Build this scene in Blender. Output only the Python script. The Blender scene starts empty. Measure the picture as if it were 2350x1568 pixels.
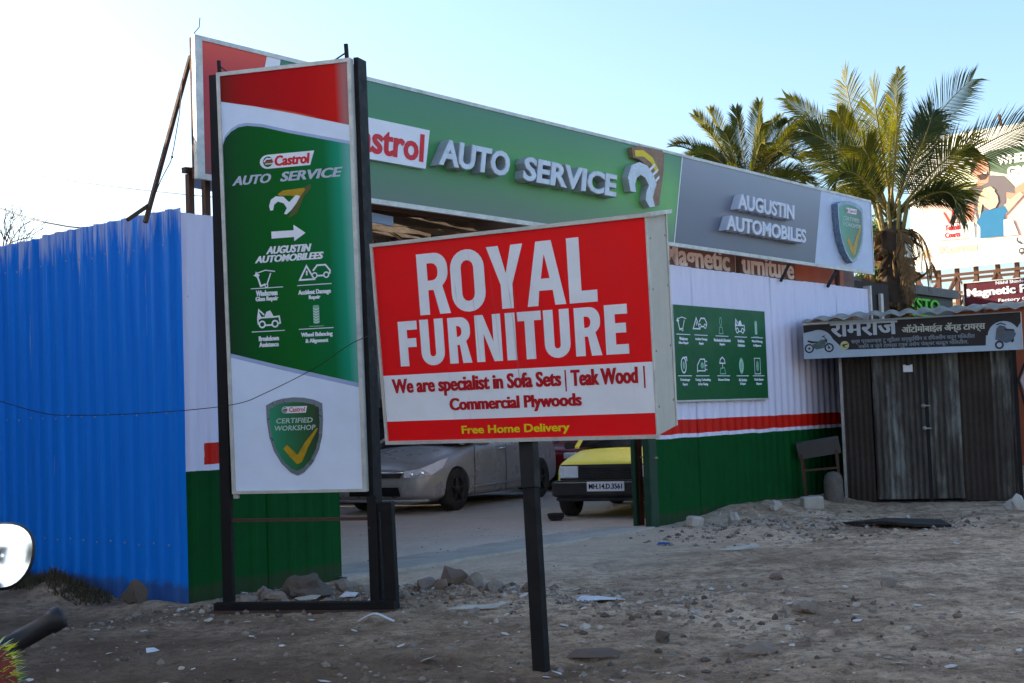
import bpy, bmesh, math, random
from mathutils import Vector, Matrix, noise
from mathutils.geometry import tessellate_polygon
random.seed(7)
SC = bpy.context.scene
COL = SC.collection
R = math.radians

# ------------------------------------------------------------------ camera, sky, sun, exposure
cam = bpy.data.cameras.new('camera')
cam.sensor_width = 36.0
cam.lens = 36.0 * 3000.0 / 2350.0
cam.clip_start = 0.05
cam.clip_end = 3000
camo = bpy.data.objects.new('camera', cam)
COL.objects.link(camo)
pit, rol = R(3.15), R(2.0)
camo.matrix_world = (Matrix.Translation((0, 0, 1.4)) @ Matrix.Rotation(R(90) + pit, 4, 'X')
                     @ Matrix.Rotation(-rol, 4, 'Z'))
cam.dof.use_dof = False
SC.camera = camo

SUN_AZ = R(-70)      # compass angle from +Y, towards -X
SUN_EL = R(15)
world = bpy.data.worlds.new('World')
SC.world = world
world.use_nodes = True
wn = world.node_tree
bg = wn.nodes['Background']
sky = wn.nodes.new('ShaderNodeTexSky')
sky.sky_type = 'NISHITA'
sky.sun_disc = False
sky.sun_elevation = SUN_EL
sky.sun_rotation = SUN_AZ
sky.altitude = 500
sky.air_density = 1.0
sky.dust_density = 4.0
sky.ozone_density = 2.6
wn.links.new(sky.outputs[0], bg.inputs[0])
bg.inputs[1].default_value = 0.15
sun = bpy.data.lights.new('sun', 'SUN')
sun.energy = 4.6
sun.angle = R(0.5)
sun.color = (1.0, 0.86, 0.66)
suno = bpy.data.objects.new('sun', sun)
COL.objects.link(suno)
sd = Vector((math.sin(SUN_AZ) * math.cos(SUN_EL), math.cos(SUN_AZ) * math.cos(SUN_EL), math.sin(SUN_EL)))
suno.rotation_euler = sd.to_track_quat('Z', 'Y').to_euler()
suno.location = (-30, 20, 20)
SC.view_settings.view_transform = 'Standard'
SC.view_settings.look = 'None'
SC.view_settings.exposure = 1.62
SC.view_settings.gamma = 1.0
SC.view_settings.use_curve_mapping = False

# ------------------------------------------------------------------ helpers: objects
def tag(o, label=None, cat=None, group=None, kind=None):
    if label: o['label'] = label
    if cat: o['category'] = cat
    if group: o['group'] = group
    if kind: o['kind'] = kind
    return o

def obj(name, me, mat=None, parent=None, mw=None):
    o = bpy.data.objects.new(name, me)
    me.name = name
    COL.objects.link(o)
    if mat is not None:
        for m in (mat if isinstance(mat, (list, tuple)) else [mat]):
            me.materials.append(m)
    if parent is not None: o.parent = parent
    if mw is not None: o.matrix_local = mw
    return o

def empty(name, mw=None, loc=None, rz=0.0, label=None, cat=None, group=None):
    o = bpy.data.objects.new(name, None)
    o.empty_display_size = 0.2
    COL.objects.link(o)
    if mw is None:
        mw = Matrix.Translation(loc or (0, 0, 0)) @ Matrix.Rotation(rz, 4, 'Z')
    o.matrix_world = mw
    return tag(o, label, cat, group)

def frame_matrix(o, e, up=(0, 0, 1)):
    """local x along e, local y up, local z out towards the viewer"""
    e = Vector(e).normalized(); d = Vector(up)
    d = (d - e * d.dot(e)).normalized(); n = e.cross(d)
    return Matrix(((e.x, d.x, n.x, o[0]), (e.y, d.y, n.y, o[1]), (e.z, d.z, n.z, o[2]), (0, 0, 0, 1)))

class MB:
    """collects vertices and faces for one mesh"""
    def __init__(s): s.v = []; s.f = []; s.mi = []; s.sm = []
    def add(s, v, f, mi=0, smooth=False):
        b = len(s.v); s.v += [tuple(p) for p in v]
        for q in f:
            s.f.append(tuple(i + b for i in q)); s.mi.append(mi); s.sm.append(smooth)
        return s
    def box(s, c, d, rot=None, mi=0):
        x, y, z = (k / 2 for k in d)
        v = [Vector(p) for p in ((-x,-y,-z),(x,-y,-z),(x,y,-z),(-x,y,-z),(-x,-y,z),(x,-y,z),(x,y,z),(-x,y,z))]
        if rot is not None: v = [rot @ p for p in v]
        return s.add([p + Vector(c) for p in v], [(0,3,2,1),(4,5,6,7),(0,1,5,4),(1,2,6,5),(2,3,7,6),(3,0,4,7)], mi)
    def rbox(s, c, d, r=0.01, mi=0):
        """box with chamfered vertical-and-horizontal edges (chamfer along z-profile)"""
        x, y, z = (k / 2 for k in d); v = []; r = min(r, x * .9, y * .9, z * .9)
        for zz, ins in ((-z, r), (-z + r, 0), (z - r, 0), (z, r)):
            for sx, sy, fx, fy in ((-1,-1,1,0),(1,-1,-1,0),(1,-1,0,1),(1,1,0,-1),(1,1,-1,0),(-1,1,1,0),(-1,1,0,-1),(-1,-1,0,1)):
                v.append((c[0] + sx * (x - ins) + fx * r, c[1] + sy * (y - ins) + fy * r, c[2] + zz))
        f = [tuple(range(7, -1, -1)), tuple(range(24, 32))]
        for k in range(3):
            for i in range(8):
                j = (i + 1) % 8
                f.append((k*8+i, k*8+j, k*8+8+j, k*8+8+i))
        return s.add(v, f, mi)
    def bar(s, a, b, w, h=None, mi=0, roll=0.0):
        a = Vector(a); b = Vector(b); d = b - a; L = d.length; h = h or w
        q = d.to_track_quat('Z', 'Y').to_matrix() @ Matrix.Rotation(roll, 3, 'Z')
        return s.box((a + b) / 2, (w, h, L), q, mi)
    def tube(s, pts, r, n=8, mi=0, caps=True, smooth=True):
        pts = [Vector(p) for p in pts]; rr = r if isinstance(r, (list, tuple)) else [r] * len(pts)
        v = []; f = []; ref = None
        for i, p in enumerate(pts):
            t = (pts[min(i+1, len(pts)-1)] - pts[max(i-1, 0)]).normalized()
            if ref is None:
                ref = Vector((0, 0, 1)) if abs(t.z) < .9 else Vector((1, 0, 0))
            u = (ref - t * ref.dot(t)).normalized(); w = t.cross(u); ref = u
            for k in range(n):
                a = 2 * math.pi * k / n
                v.append(p + (u * math.cos(a) + w * math.sin(a)) * rr[i])
        for i in range(len(pts) - 1):
            for k in range(n):
                j = (k + 1) % n
                f.append((i*n+k, i*n+j, (i+1)*n+j, (i+1)*n+k))
        s.add(v, f, mi, smooth)
        if caps:
            b = len(s.v) - len(v)
            s.f.append(tuple(b + k for k in range(n-1, -1, -1))); s.mi.append(mi); s.sm.append(False)
            s.f.append(tuple(b + (len(pts)-1)*n + k for k in range(n))); s.mi.append(mi); s.sm.append(False)
        return s
    def lathe(s, prof, n=16, c=(0,0,0), axis='Z', mi=0, smooth=True):
        v = []; f = []
        for r, h in prof:
            for k in range(n):
                a = 2 * math.pi * k / n; p = (r * math.cos(a), r * math.sin(a), h)
                if axis == 'X': p = (p[2], p[0], p[1])
                if axis == 'Y': p = (p[1], p[2], p[0])
                v.append((p[0]+c[0], p[1]+c[1], p[2]+c[2]))
        for i in range(len(prof) - 1):
            for k in range(n):
                j = (k + 1) % n
                f.append((i*n+k, i*n+j, (i+1)*n+j, (i+1)*n+k))
        return s.add(v, f, mi, smooth)
    def shape(s, outer, holes=(), z=0.0, depth=0.0, mi=0, side_mi=None):
        """flat polygon (with holes) in local xy; depth > 0 extrudes it back from z"""
        loops = [list(outer)] + [list(h) for h in holes]
        pts = [p for l in loops for p in l]
        tri = tessellate_polygon([[Vector((p[0], p[1], 0)) for p in l] for l in loops])
        out = []
        for t in tri:
            a, b, c = (pts[i] for i in t)
            ar = (b[0]-a[0])*(c[1]-a[1]) - (b[1]-a[1])*(c[0]-a[0])
            if abs(ar) < 1e-12: continue
            out.append(tuple(t) if ar > 0 else (t[0], t[2], t[1]))
        s.add([(p[0], p[1], z) for p in pts], out, mi)
        if depth > 0:
            for l in loops:
                m = len(l); v = [(p[0], p[1], z) for p in l] + [(p[0], p[1], z - depth) for p in l]
                s.add(v, [(i, (i+1) % m, (i+1) % m + m, i + m) for i in range(m)], mi if side_mi is None else side_mi)
        return s
    def ribbon(s, pts, w, z=0.0, closed=False, mi=0):
        """flat stroke of width w along a polyline, mitred"""
        P = [Vector((p[0], p[1])) for p in pts]; n = len(P); v = []
        for i in range(n):
            a = P[(i-1) % n] if (closed or i > 0) else None
            b = P[(i+1) % n] if (closed or i < n-1) else None
            d1 = (P[i]-a).normalized() if a is not None else None
            d2 = (b-P[i]).normalized() if b is not None else None
            if d1 is None: d1 = d2
            if d2 is None: d2 = d1
            n1 = Vector((-d1.y, d1.x)); n2 = Vector((-d2.y, d2.x)); m = (n1+n2)
            m = m.normalized() if m.length > 1e-6 else n1
            k = w / 2 / max(.4, m.dot(n1))
            v += [(P[i].x+m.x*k, P[i].y+m.y*k, z), (P[i].x-m.x*k, P[i].y-m.y*k, z)]
        f = [(2*i, 2*i+1, 2*i+3, 2*i+2) for i in range(n-1)]
        if closed: f.append((2*n-2, 2*n-1, 1, 0))
        return s.add(v, f, mi)
    def disc(s, c, r, z=0.0, n=20, mi=0, ry=None):
        ry = ry or r
        return s.shape([(c[0]+r*math.cos(2*math.pi*k/n), c[1]+ry*math.sin(2*math.pi*k/n)) for k in range(n)], z=z, mi=mi)
    def ringp(s, c, r, w, z=0.0, n=20, mi=0, ry=None):
        ry = ry or r
        return s.ribbon([(c[0]+r*math.cos(2*math.pi*k/n), c[1]+ry*math.sin(2*math.pi*k/n)) for k in range(n)], w, z, True, mi)
    def mesh(s, name='mesh', shear=0.0):
        me = bpy.data.meshes.new(name)
        v = [(p[0] + shear * p[1], p[1], p[2]) for p in s.v] if shear else s.v
        me.from_pydata(v, [], s.f)
        me.polygons.foreach_set('material_index', s.mi)
        me.polygons.foreach_set('use_smooth', s.sm)
        me.update()
        return me
    def build(s, name, mat=None, parent=None, mw=None, shear=0.0):
        return obj(name, s.mesh(name, shear), mat, parent, mw)

def rect(x0, y0, x1, y1): return [(x0, y0), (x1, y0), (x1, y1), (x0, y1)]
def arc(cx, cy, r, a0, a1, n=5, ry=None):
    ry = ry or r
    return [(cx + r*math.cos(R(a0+(a1-a0)*k/n)), cy + ry*math.sin(R(a0+(a1-a0)*k/n))) for k in range(n+1)]

DG = None
def applied(o):
    """evaluate modifiers and replace the mesh"""
    dg = bpy.context.evaluated_depsgraph_get()
    me = bpy.data.meshes.new_from_object(o.evaluated_get(dg), depsgraph=dg)
    o.modifiers.clear(); old = o.data; o.data = me; me.name = o.name
    return o

def text_verts(body, bold=0.0, shear=0.0, extrude=0.0, bevel=0.0, res=3, align='LEFT'):
    c = bpy.data.curves.new('text', 'FONT'); c.body = body; c.offset = bold; c.shear = shear
    c.extrude = extrude; c.bevel_depth = bevel; c.bevel_resolution = 0; c.resolution_u = res
    c.align_x = align
    o = bpy.data.objects.new('text', c); COL.objects.link(o)
    dg = bpy.context.evaluated_depsgraph_get()
    me = bpy.data.meshes.new_from_object(o.evaluated_get(dg), depsgraph=dg)
    v = [tuple(p.co) for p in me.vertices]; f = [tuple(p.vertices) for p in me.polygons]
    bpy.data.objects.remove(o); bpy.data.curves.remove(c); bpy.data.meshes.remove(me)
    return v, f

def text(mb, body, x0, y0, x1, y1, z=0.0, bold=0.022, slant=0.0, extra=0.0, copies=2, mi=0, res=3):
    """flat print fitted into the box; extra thickens the stems sideways"""
    v, f = text_verts(body, bold, 0.0, res=res)
    xs = [p[0] for p in v]; ys = [p[1] for p in v]
    ax, bx, ay, by = min(xs), max(xs), min(ys), max(ys)
    sx = (x1-x0-extra-abs(slant)*(y1-y0)) / (bx-ax); sy = (y1-y0) / (by-ay)
    for k in range(copies if extra else 1):
        dx = extra * k / max(1, copies-1)
        mb.add([(x0+dx+(p[0]-ax)*sx+slant*(p[1]-ay)*sy, y0+(p[1]-ay)*sy, z+k*.00025) for p in v], f, mi)
    return mb

# ------------------------------------------------------------------ helpers: materials
def new_mat(name):
    m = bpy.data.materials.new(name); m.use_nodes = True
    return m, m.node_tree.nodes, m.node_tree.links, m.node_tree.nodes['Principled BSDF']

def lin(r, g, b):
    return tuple((c/255/12.92 if c/255 <= .04045 else ((c/255+.055)/1.055)**2.4) for c in (r, g, b)) + (1.0,)

def nz(N, L, scale=5.0, detail=4.0, rough=.6, vec=None, stretch=None, coord='Object'):
    tc = N.new('ShaderNodeTexCoord'); src = tc.outputs[coord]
    if stretch:
        mp = N.new('ShaderNodeMapping'); mp.inputs['Scale'].default_value = stretch
        L.new(src, mp.inputs['Vector']); src = mp.outputs[0]
    t = N.new('ShaderNodeTexNoise'); t.inputs['Scale'].default_value = scale
    t.inputs['Detail'].default_value = detail; t.inputs['Roughness'].default_value = rough
    L.new(src, t.inputs['Vector'])
    return t.outputs['Fac']

def rampn(N, L, fac, stops, interp='LINEAR'):
    r = N.new('ShaderNodeValToRGB'); cr = r.color_ramp; cr.interpolation = interp
    while len(cr.elements) < len(stops): cr.elements.new(.5)
    for e, (p, c) in zip(cr.elements, stops):
        e.position = p; e.color = c if len(c) == 4 else tuple(c) + (1,)
    L.new(fac, r.inputs[0]); return r.outputs[0]

def mix(N, L, fac, a, b, mode='MIX'):
    m = N.new('ShaderNodeMix'); m.data_type = 'RGBA'; m.blend_type = mode
    def put(i, v):
        if hasattr(v, 'is_linked'): L.new(v, m.inputs[i])
        else: m.inputs[i].default_value = v if i else v
    put(0, fac); put(6, a); put(7, b)
    return m.outputs[2]

def mathn(N, L, op, a, b=0.0, c=None, clamp=False):
    m = N.new('ShaderNodeMath'); m.operation = op; m.use_clamp = clamp
    for i, v in enumerate((a, b) if c is None else (a, b, c)):
        if hasattr(v, 'is_linked'): L.new(v, m.inputs[i])
        else: m.inputs[i].default_value = v
    return m.outputs[0]

def bump(N, L, h, P, strength=.3, dist=.01):
    b = N.new('ShaderNodeBump'); b.inputs['Strength'].default_value = strength; b.inputs['Distance'].default_value = dist
    L.new(h, b.inputs['Height']); L.new(b.outputs[0], P.inputs['Normal'])

def g1(v): return (v, v, v, 1)

def mat(name, col, rough=.6, metal=0.0, dirt=.25, dscale=3.0, streak=0.0, dirt_col=(.08,.07,.06,1), bmp=.0, bscale=60, spec=.3, stretch=None, coord='Object'):
    m, N, L, P = new_mat(name)
    c = col if len(col) == 4 else tuple(col) + (1,)
    out = None
    if dirt > 0:
        a = rampn(N, L, nz(N, L, dscale, 6, .65, stretch=stretch, coord=coord), [(.42, g1(0)), (.75, g1(dirt))])
        out = mix(N, L, a, c, dirt_col)
        b = rampn(N, L, nz(N, L, dscale*9, 4, .6, coord=coord), [(.3, g1(1 - dirt*.35)), (.7, g1(1))])
        out = mix(N, L, 1.0, out, b, 'MULTIPLY')
    if streak > 0:
        a = rampn(N, L, nz(N, L, 1.0, 5, .7, stretch=(26, 1.1, 26)), [(.52, g1(0)), (.78, g1(streak))])
        out = mix(N, L, a, out if out is not None else c, dirt_col)
    if out is None: P.inputs['Base Color'].default_value = c
    else: L.new(out, P.inputs['Base Color'])
    rr = rampn(N, L, nz(N, L, dscale*2, 3), [(.3, g1(max(0, rough-.1))), (.7, g1(min(1, rough+.12)))])
    L.new(rr, P.inputs['Roughness'])
    P.inputs['Metallic'].default_value = metal
    P.inputs['Specular IOR Level'].default_value = spec
    if bmp > 0: bump(N, L, nz(N, L, bscale, 4, .6, coord=coord), P, bmp, .01)
    return m

M = {}
M['black'] = mat('black_paint', (.008, .008, .010), .6, dirt=.3, dirt_col=(.03,.027,.025,1), dscale=6, bmp=.1, spec=.2)
M['alu'] = mat('dull_aluminium_edge', lin(205, 205, 200), .5, .3, .35, 5)
M['cream'] = mat('cream_sheet', lin(190, 187, 176), .6, 0, .15, 2, streak=.15)
M['rust'] = mat('rusty_steel', (.09, .045, .03), .85, .1, .5, 8, bmp=.3)
M['steel'] = mat('galvanised_steel', (.32, .32, .32), .5, .6, .35, 6)
M['white'] = mat('white_print', lin(228, 230, 238), .5, 0, .06, 3)
M['redp'] = mat('red_print', lin(196, 14, 14), .45, 0, .06, 2.5, streak=.0)
M['yellowp'] = mat('yellow_print', lin(225, 200, 40), .5, 0, .05)

# ================================================================== GROUND
WO = Vector((1.53, 15.42, 0.0)); WE = Vector((.633, .774, 0)).normalized(); WN = Vector((WE.y, -WE.x, 0))   # workshop wall line, its outward side
BO = Vector((-2.618, 10.348, 0)); BE = Vector((-WN.x, -WN.y, 0)); BN = Vector((-WE.x, -WE.y, 0))
def wsp(x, y):
    d = Vector((x, y, 0)) - WO
    return d.dot(WE), d.dot(WN)
def smooth(a, b, x):
    t = max(0.0, min(1.0, (x-a)/(b-a))); return t*t*(3-2*t)
MOUNDS = [(-2.0, 10.35, .4, .05), (-1.55, 10.45, .45, .06), (-.7, 10.1, .6, .10), (-.1, 9.9, .6, .07), (.35, 7.7, .35, .03), (1.6, 9.4, .6, .04), (3.4, 16.3, .7, .12), (2.6, 14.3, .5, .08),
          (-2.95, 10.25, .3, .06), (-3.9, 11.05, .45, .20), (-4.7, 11.7, .5, .24), (-5.6, 12.4, .8, .22), (.7, 9.2, .5, .05), (-3.4, 7.5, .9, .04), (3.0, 15.2, .6, .09), (5.6, 15.3, .9, .06), (1.5, 7.1, .5, .04)]
def gh(x, y):
    if y > 45 or abs(x) > 30 or y < -6: return 0.0
    s, p = wsp(x, y)
    fade = 1 - smooth(22, 40, math.hypot(x, y - 8))
    h = .035 * (noise.noise(Vector((x*.45, y*.45, 1.7)))) + .018 * noise.noise(Vector((x*1.9, y*1.9, 4.1)))
    rough = .014 * noise.noise(Vector((x*6.5, y*6.5, 9.0))) + .009 * noise.noise(Vector((x*14, y*14, 2.0)))
    inside = smooth(.25, -.35, p) * (1 if -5.2 < s else 0)
    h *= 1 - .8*inside; rough *= 1 - .7*inside
    apron = smooth(-.1, .5, p + .0) * smooth(2.6, 1.2, p) * smooth(-5.0, -3.8, s) * smooth(.9, -.2, s)
    h *= 1 - .8*apron; rough *= 1 - .8*apron
    for mx, my, mr, mh in MOUNDS:
        d2 = ((x-mx)**2 + (y-my)**2) / (mr*mr)
        if d2 < 6:
            h += mh * math.exp(-d2*1.2) * (.8 + .5*noise.noise(Vector((x*3, y*3, mh*50))))
            rough += .02 * math.exp(-d2) * noise.noise(Vector((x*9, y*9, 5.0)))
    if s > .25: h += .13 * math.exp(-((p-.25)/.42)**2) * smooth(.3, 1.8, s) * smooth(6.5, 4.8, s) * (.8 + .5*noise.noise(Vector((s*2.2, 0, 3)))) * (1 if p > -.2 else .2)
    return (h + rough) * fade
def axis_pts(lo, hi, step, far, k=1.22):
    a = []; x = lo
    while x <= hi + 1e-6: a.append(x); x += step
    s = step; x = a[-1]
    while x < far: s *= k; x += s; a.append(x)
    s = step; x = lo
    b = []
    while x > -far: s *= k; x -= s; b.append(x)
    return b[::-1] + a
XS = axis_pts(-5.5, 7.2, .036, 600); YS = axis_pts(5.4, 17.4, .036, 900)
gv = [(x, y, gh(x, y)) for y in YS for x in XS]
nx = len(XS)
gf = [(j*nx+i, j*nx+i+1, (j+1)*nx+i+1, (j+1)*nx+i) for j in range(len(YS)-1) for i in range(nx-1)]
gm = MB().add(gv, gf, 0, True)

m, N, L, P = new_mat('dusty_ground')
big = nz(N, L, .32, 6, .7); mid = nz(N, L, 1.7, 8, .72); fine = nz(N, L, 11, 8, .75); spk = nz(N, L, 34, 3, .8)
c = rampn(N, L, big, [(.34, lin(171, 147, 121)), (.50, lin(207, 181, 152)), (.66, lin(229, 204, 176))])
c = mix(N, L, rampn(N, L, mid, [(.38, g1(.85)), (.56, g1(0))]), c, lin(126, 104, 83))
c = mix(N, L, rampn(N, L, fine, [(.38, g1(.8)), (.54, g1(0))]), c, lin(112, 91, 74))
c = mix(N, L, rampn(N, L, spk, [(.60, g1(0)), (.70, g1(.7))]), c, lin(229, 210, 187))
c = mix(N, L, rampn(N, L, nz(N, L, 60, 2, .6), [(.58, g1(0)), (.66, g1(.6))]), c, lin(95, 79, 65))
tc = N.new('ShaderNodeTexCoord'); sx = N.new('ShaderNodeSeparateXYZ'); L.new(tc.outputs['Object'], sx.inputs[0])
# damp, darker soil by the kerb side of the lot and along the old fence line
wob = mathn(N, L, 'MULTIPLY', nz(N, L, .9, 5, .7), 4.2)
dk = mathn(N, L, 'SUBTRACT', mathn(N, L, 'ADD', mathn(N, L, 'MULTIPLY', sx.outputs['X'], .9), sx.outputs['Y']), wob)
damp = rampn(N, L, mathn(N, L, 'MULTIPLY', dk, .1), [(.43, g1(1)), (.74, g1(0))])
c = mix(N, L, mathn(N, L, 'MULTIPLY', damp, .80), c, lin(83, 66, 51))
# pale concrete and dust in front of the gate
dus = nz(N, L, 2.2, 7, .7)
nod = N.new('ShaderNodeVectorMath'); nod.operation = 'SUBTRACT'; L.new(tc.outputs['Object'], nod.inputs[0]); nod.inputs[1].default_value = tuple(WO)
ds = N.new('ShaderNodeVectorMath'); ds.operation = 'DOT_PRODUCT'; L.new(nod.outputs[0], ds.inputs[0]); ds.inputs[1].default_value = tuple(WE)
dp = N.new('ShaderNodeVectorMath'); dp.operation = 'DOT_PRODUCT'; L.new(nod.outputs[0], dp.inputs[0]); dp.inputs[1].default_value = tuple(WN)
sw = mathn(N, L, 'ADD', ds.outputs['Value'], mathn(N, L, 'MULTIPLY', dus, 2.4)); pw = mathn(N, L, 'ADD', dp.outputs['Value'], mathn(N, L, 'MULTIPLY', nz(N, L, 1.3, 6, .7), 2.0))
ma = mathn(N, L, 'MULTIPLY', rampn(N, L, mathn(N, L, 'MULTIPLY_ADD', sw, .1, .5), [(.10, g1(0)), (.16, g1(1)), (.62, g1(1)), (.80, g1(0))]),
           rampn(N, L, mathn(N, L, 'MULTIPLY_ADD', pw, .1, .5), [(.50, g1(0)), (.53, g1(1)), (.66, g1(1)), (.84, g1(0))]))
c = mix(N, L, mathn(N, L, 'MULTIPLY', ma, .6), c, lin(219, 198, 176))
ins = rampn(N, L, mathn(N, L, 'MULTIPLY_ADD', dp.outputs['Value'], .5, .5), [(.30, g1(.75)), (.48, g1(0))])  # yard inside the gate: pale dust, lightened further to offset the roof's shade
ins = mathn(N, L, 'MULTIPLY', ins, mathn(N, L, 'GREATER_THAN', ds.outputs['Value'], -4.9))
c = mix(N, L, ins, c, lin(212, 202, 192))
L.new(c, P.inputs['Base Color']); P.inputs['Roughness'].default_value = .95; P.inputs['Specular IOR Level'].default_value = .2
hsum = mathn(N, L, 'ADD', mathn(N, L, 'MULTIPLY', fine, .6), mathn(N, L, 'MULTIPLY', spk, .4))
bump(N, L, hsum, P, 1.0, .06)
M['ground'] = m
g = gm.build('ground', m); tag(g, kind='structure')

M['concrete'] = mat('dusty_concrete', lin(176, 170, 160), .9, 0, .5, 2.2, bmp=.5, bscale=25, dirt_col=lin(128, 118, 108))
# raised yard slab inside the gate, its worn edge runs across the opening
mb = MB()
top = []
for k in range(60):
    s = -4.95 + 4.9*k/59
    pq = .03*noise.noise(Vector((s*2, 3, 1))) + .12 - .02*abs(math.sin(s*7))
    q = WO + WE*s + WN*pq; top.append(q)
back = [WO + WE*(-.05) - WN*1.2, WO + WE*(-4.95) - WN*1.2]
zz = lambda q: max(gh(q.x, q.y), 0) + .022
v = [(q.x, q.y, zz(q)) for q in top] + [(q.x, q.y, -.05) for q in top] + [(q.x - WN.x*1.1, q.y - WN.y*1.1, .004 - .012) for q in top]
n_ = len(top)
f = [(i, i+1, i+1+n_, i+n_)[::-1] for i in range(n_-1)] + [(i, i+1, i+1+2*n_, i+2*n_) for i in range(n_-1)]
yard = mb.add(v, f).build('concrete_threshold', M['concrete']); tag(yard, kind='structure')

# ================================================================== CORRUGATED FENCES
def trap(x, per=.2, dep=.028):
    t = (x / per) % 1.0
    if t < .55: return 0.0
    if t < .65: return dep*(t-.55)/.1
    if t < .9: return dep
    return dep*(1-(t-.9)/.1)
def sheet_wall(parent, x0, x1, y0, y1, mtl, prof, width=.9, step=.012, seed=1, lean=0.0, gap=.0, ybot=None):
    rnd = random.Random(seed); x = x0; k = 0
    while x < x1 - .05:
        xe = min(x + width, x1); top = y1 + rnd.uniform(-.008, .012); zo = .004*(k % 2)
        n = max(4, int((xe + .02 - x)/step)); ph = rnd.uniform(0, 9)
        rows = 7; v = []; f = []
        for j in range(rows):
            yy = y0 + (top-y0)*j/(rows-1)
            for i in range(n+1):
                xx = x + (xe + .02 - x)*i/n
                dent = .006*noise.noise(Vector((xx*1.6, yy*1.3, ph))) * (1 if 0 < j else .4)
                v.append((xx, yy - (.004 if j == rows-1 else 0)*rnd.random(), prof(xx) + zo + dent + lean*(yy-y0)))
        for j in range(rows-1):
            for i in range(n): f.append((j*(n+1)+i, j*(n+1)+i+1, (j+1)*(n+1)+i+1, (j+1)*(n+1)+i))
        MB().add(v, f, 0, True).build('sheet', mtl, parent)
        x = xe + gap; k += 1

# --- material: painted bands of the workshop wall (paint stays where it is on the sheet)
m, N, L, P = new_mat('banded_wall_paint')
tc = N.new('ShaderNodeTexCoord'); sp = N.new('ShaderNodeSeparateXYZ'); L.new(tc.outputs['Object'], sp.inputs[0])
yv = mathn(N, L, 'ADD', sp.outputs['Y'], mathn(N, L, 'MULTIPLY_ADD', nz(N, L, 3.0, 4, .6), .03, -.015))
white = mix(N, L, rampn(N, L, nz(N, L, 1.0, 5, .7, stretch=(9, .7, 9)), [(.46, g1(0)), (.8, g1(.32))]), lin(220, 216, 236), lin(172, 170, 192))
white = mix(N, L, rampn(N, L, nz(N, L, 30, 3, .7), [(.68, g1(0)), (.76, g1(.5))]), white, lin(120, 112, 110))
green = mix(N, L, rampn(N, L, nz(N, L, 2.0, 6, .7), [(.35, g1(0)), (.7, g1(.6))]), lin(0, 74, 28), lin(0, 58, 26))
red = mix(N, L, rampn(N, L, nz(N, L, 6.0, 4, .7), [(.4, g1(0)), (.7, g1(.4))]), lin(205, 28, 16), lin(168, 26, 18))
isg = mathn(N, L, 'LESS_THAN', yv, 1.03)
red_lo = mathn(N, L, 'GREATER_THAN', yv, 1.078); red_hi = mathn(N, L, 'LESS_THAN', yv, 1.25)
xr = mathn(N, L, 'GREATER_THAN', mathn(N, L, 'ADD', sp.outputs['X'], mathn(N, L, 'MULTIPLY_ADD', nz(N, L, 9, 2), .04, -.02)), -6.36)
isr = mathn(N, L, 'MULTIPLY', mathn(N, L, 'MULTIPLY', red_lo, red_hi), xr)
c = mix(N, L, isr, white, red); c = mix(N, L, isg, c, green)
L.new(mathn(N, L, 'MULTIPLY_ADD', isg, .3, .5), P.inputs['Roughness']); P.inputs['Specular IOR Level'].default_value = .15
low = rampn(N, L, mathn(N, L, 'ADD', sp.outputs['Y'], mathn(N, L, 'MULTIPLY', nz(N, L, 4, 5, .7), -.22)), [(.0, g1(.5)), (.05, g1(0))])
c = mix(N, L, low, c, lin(60, 56, 48))
L.new(c, P.inputs['Base Color'])
bump(N, L, nz(N, L, 90, 3), P, .05, .003)
M['wallpaint'] = m

# --- material: blue sheet with chalky whitewash runs from the top edge
m, N, L, P = new_mat('blue_sheet_paint')
tc = N.new('ShaderNodeTexCoord'); sp = N.new('ShaderNodeSeparateXYZ'); L.new(tc.outputs['Object'], sp.inputs[0])
blue = mix(N, L, rampn(N, L, nz(N, L, 1.0, 5, .7, stretch=(7, .5, 7)), [(.35, g1(0)), (.75, g1(.7))]), lin(0, 122, 224), lin(0, 104, 204))
st = nz(N, L, 1.0, 6, .75, stretch=(15, .55, 15)); hgt = rampn(N, L, mathn(N, L, 'MULTIPLY_ADD', sp.outputs['Y'], 1.0, -2.2), [(.0, g1(0)), (.55, g1(.10)), (.93, g1(.52))])
sm_ = rampn(N, L, mathn(N, L, 'ADD', st, mathn(N, L, 'MULTIPLY', hgt, .42)), [(.63, g1(0)), (.72, g1(.7))])
c = mix(N, L, sm_, blue, lin(178, 184, 214))
hair = rampn(N, L, nz(N, L, 1.0, 2, .9, stretch=(60, .6, 60)), [(.70, g1(0)), (.76, g1(.35))])
c = mix(N, L, mathn(N, L, 'MULTIPLY', hair, rampn(N, L, sp.outputs['Y'], [(.4, g1(0)), (1.0, g1(1))])), c, lin(140, 170, 215))
low = rampn(N, L, mathn(N, L, 'ADD', sp.outputs['Y'], mathn(N, L, 'MULTIPLY', nz(N, L, 4, 5, .7), -.22)), [(.0, g1(.6)), (.06, g1(0))])
c = mix(N, L, low, c, lin(60, 56, 58))
L.new(c, P.inputs['Base Color']); P.inputs['Roughness'].default_value = .6; P.inputs['Specular IOR Level'].default_value = .2
bump(N, L, nz(N, L, 70, 3), P, .06, .003)
M['bluepaint'] = m

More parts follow.
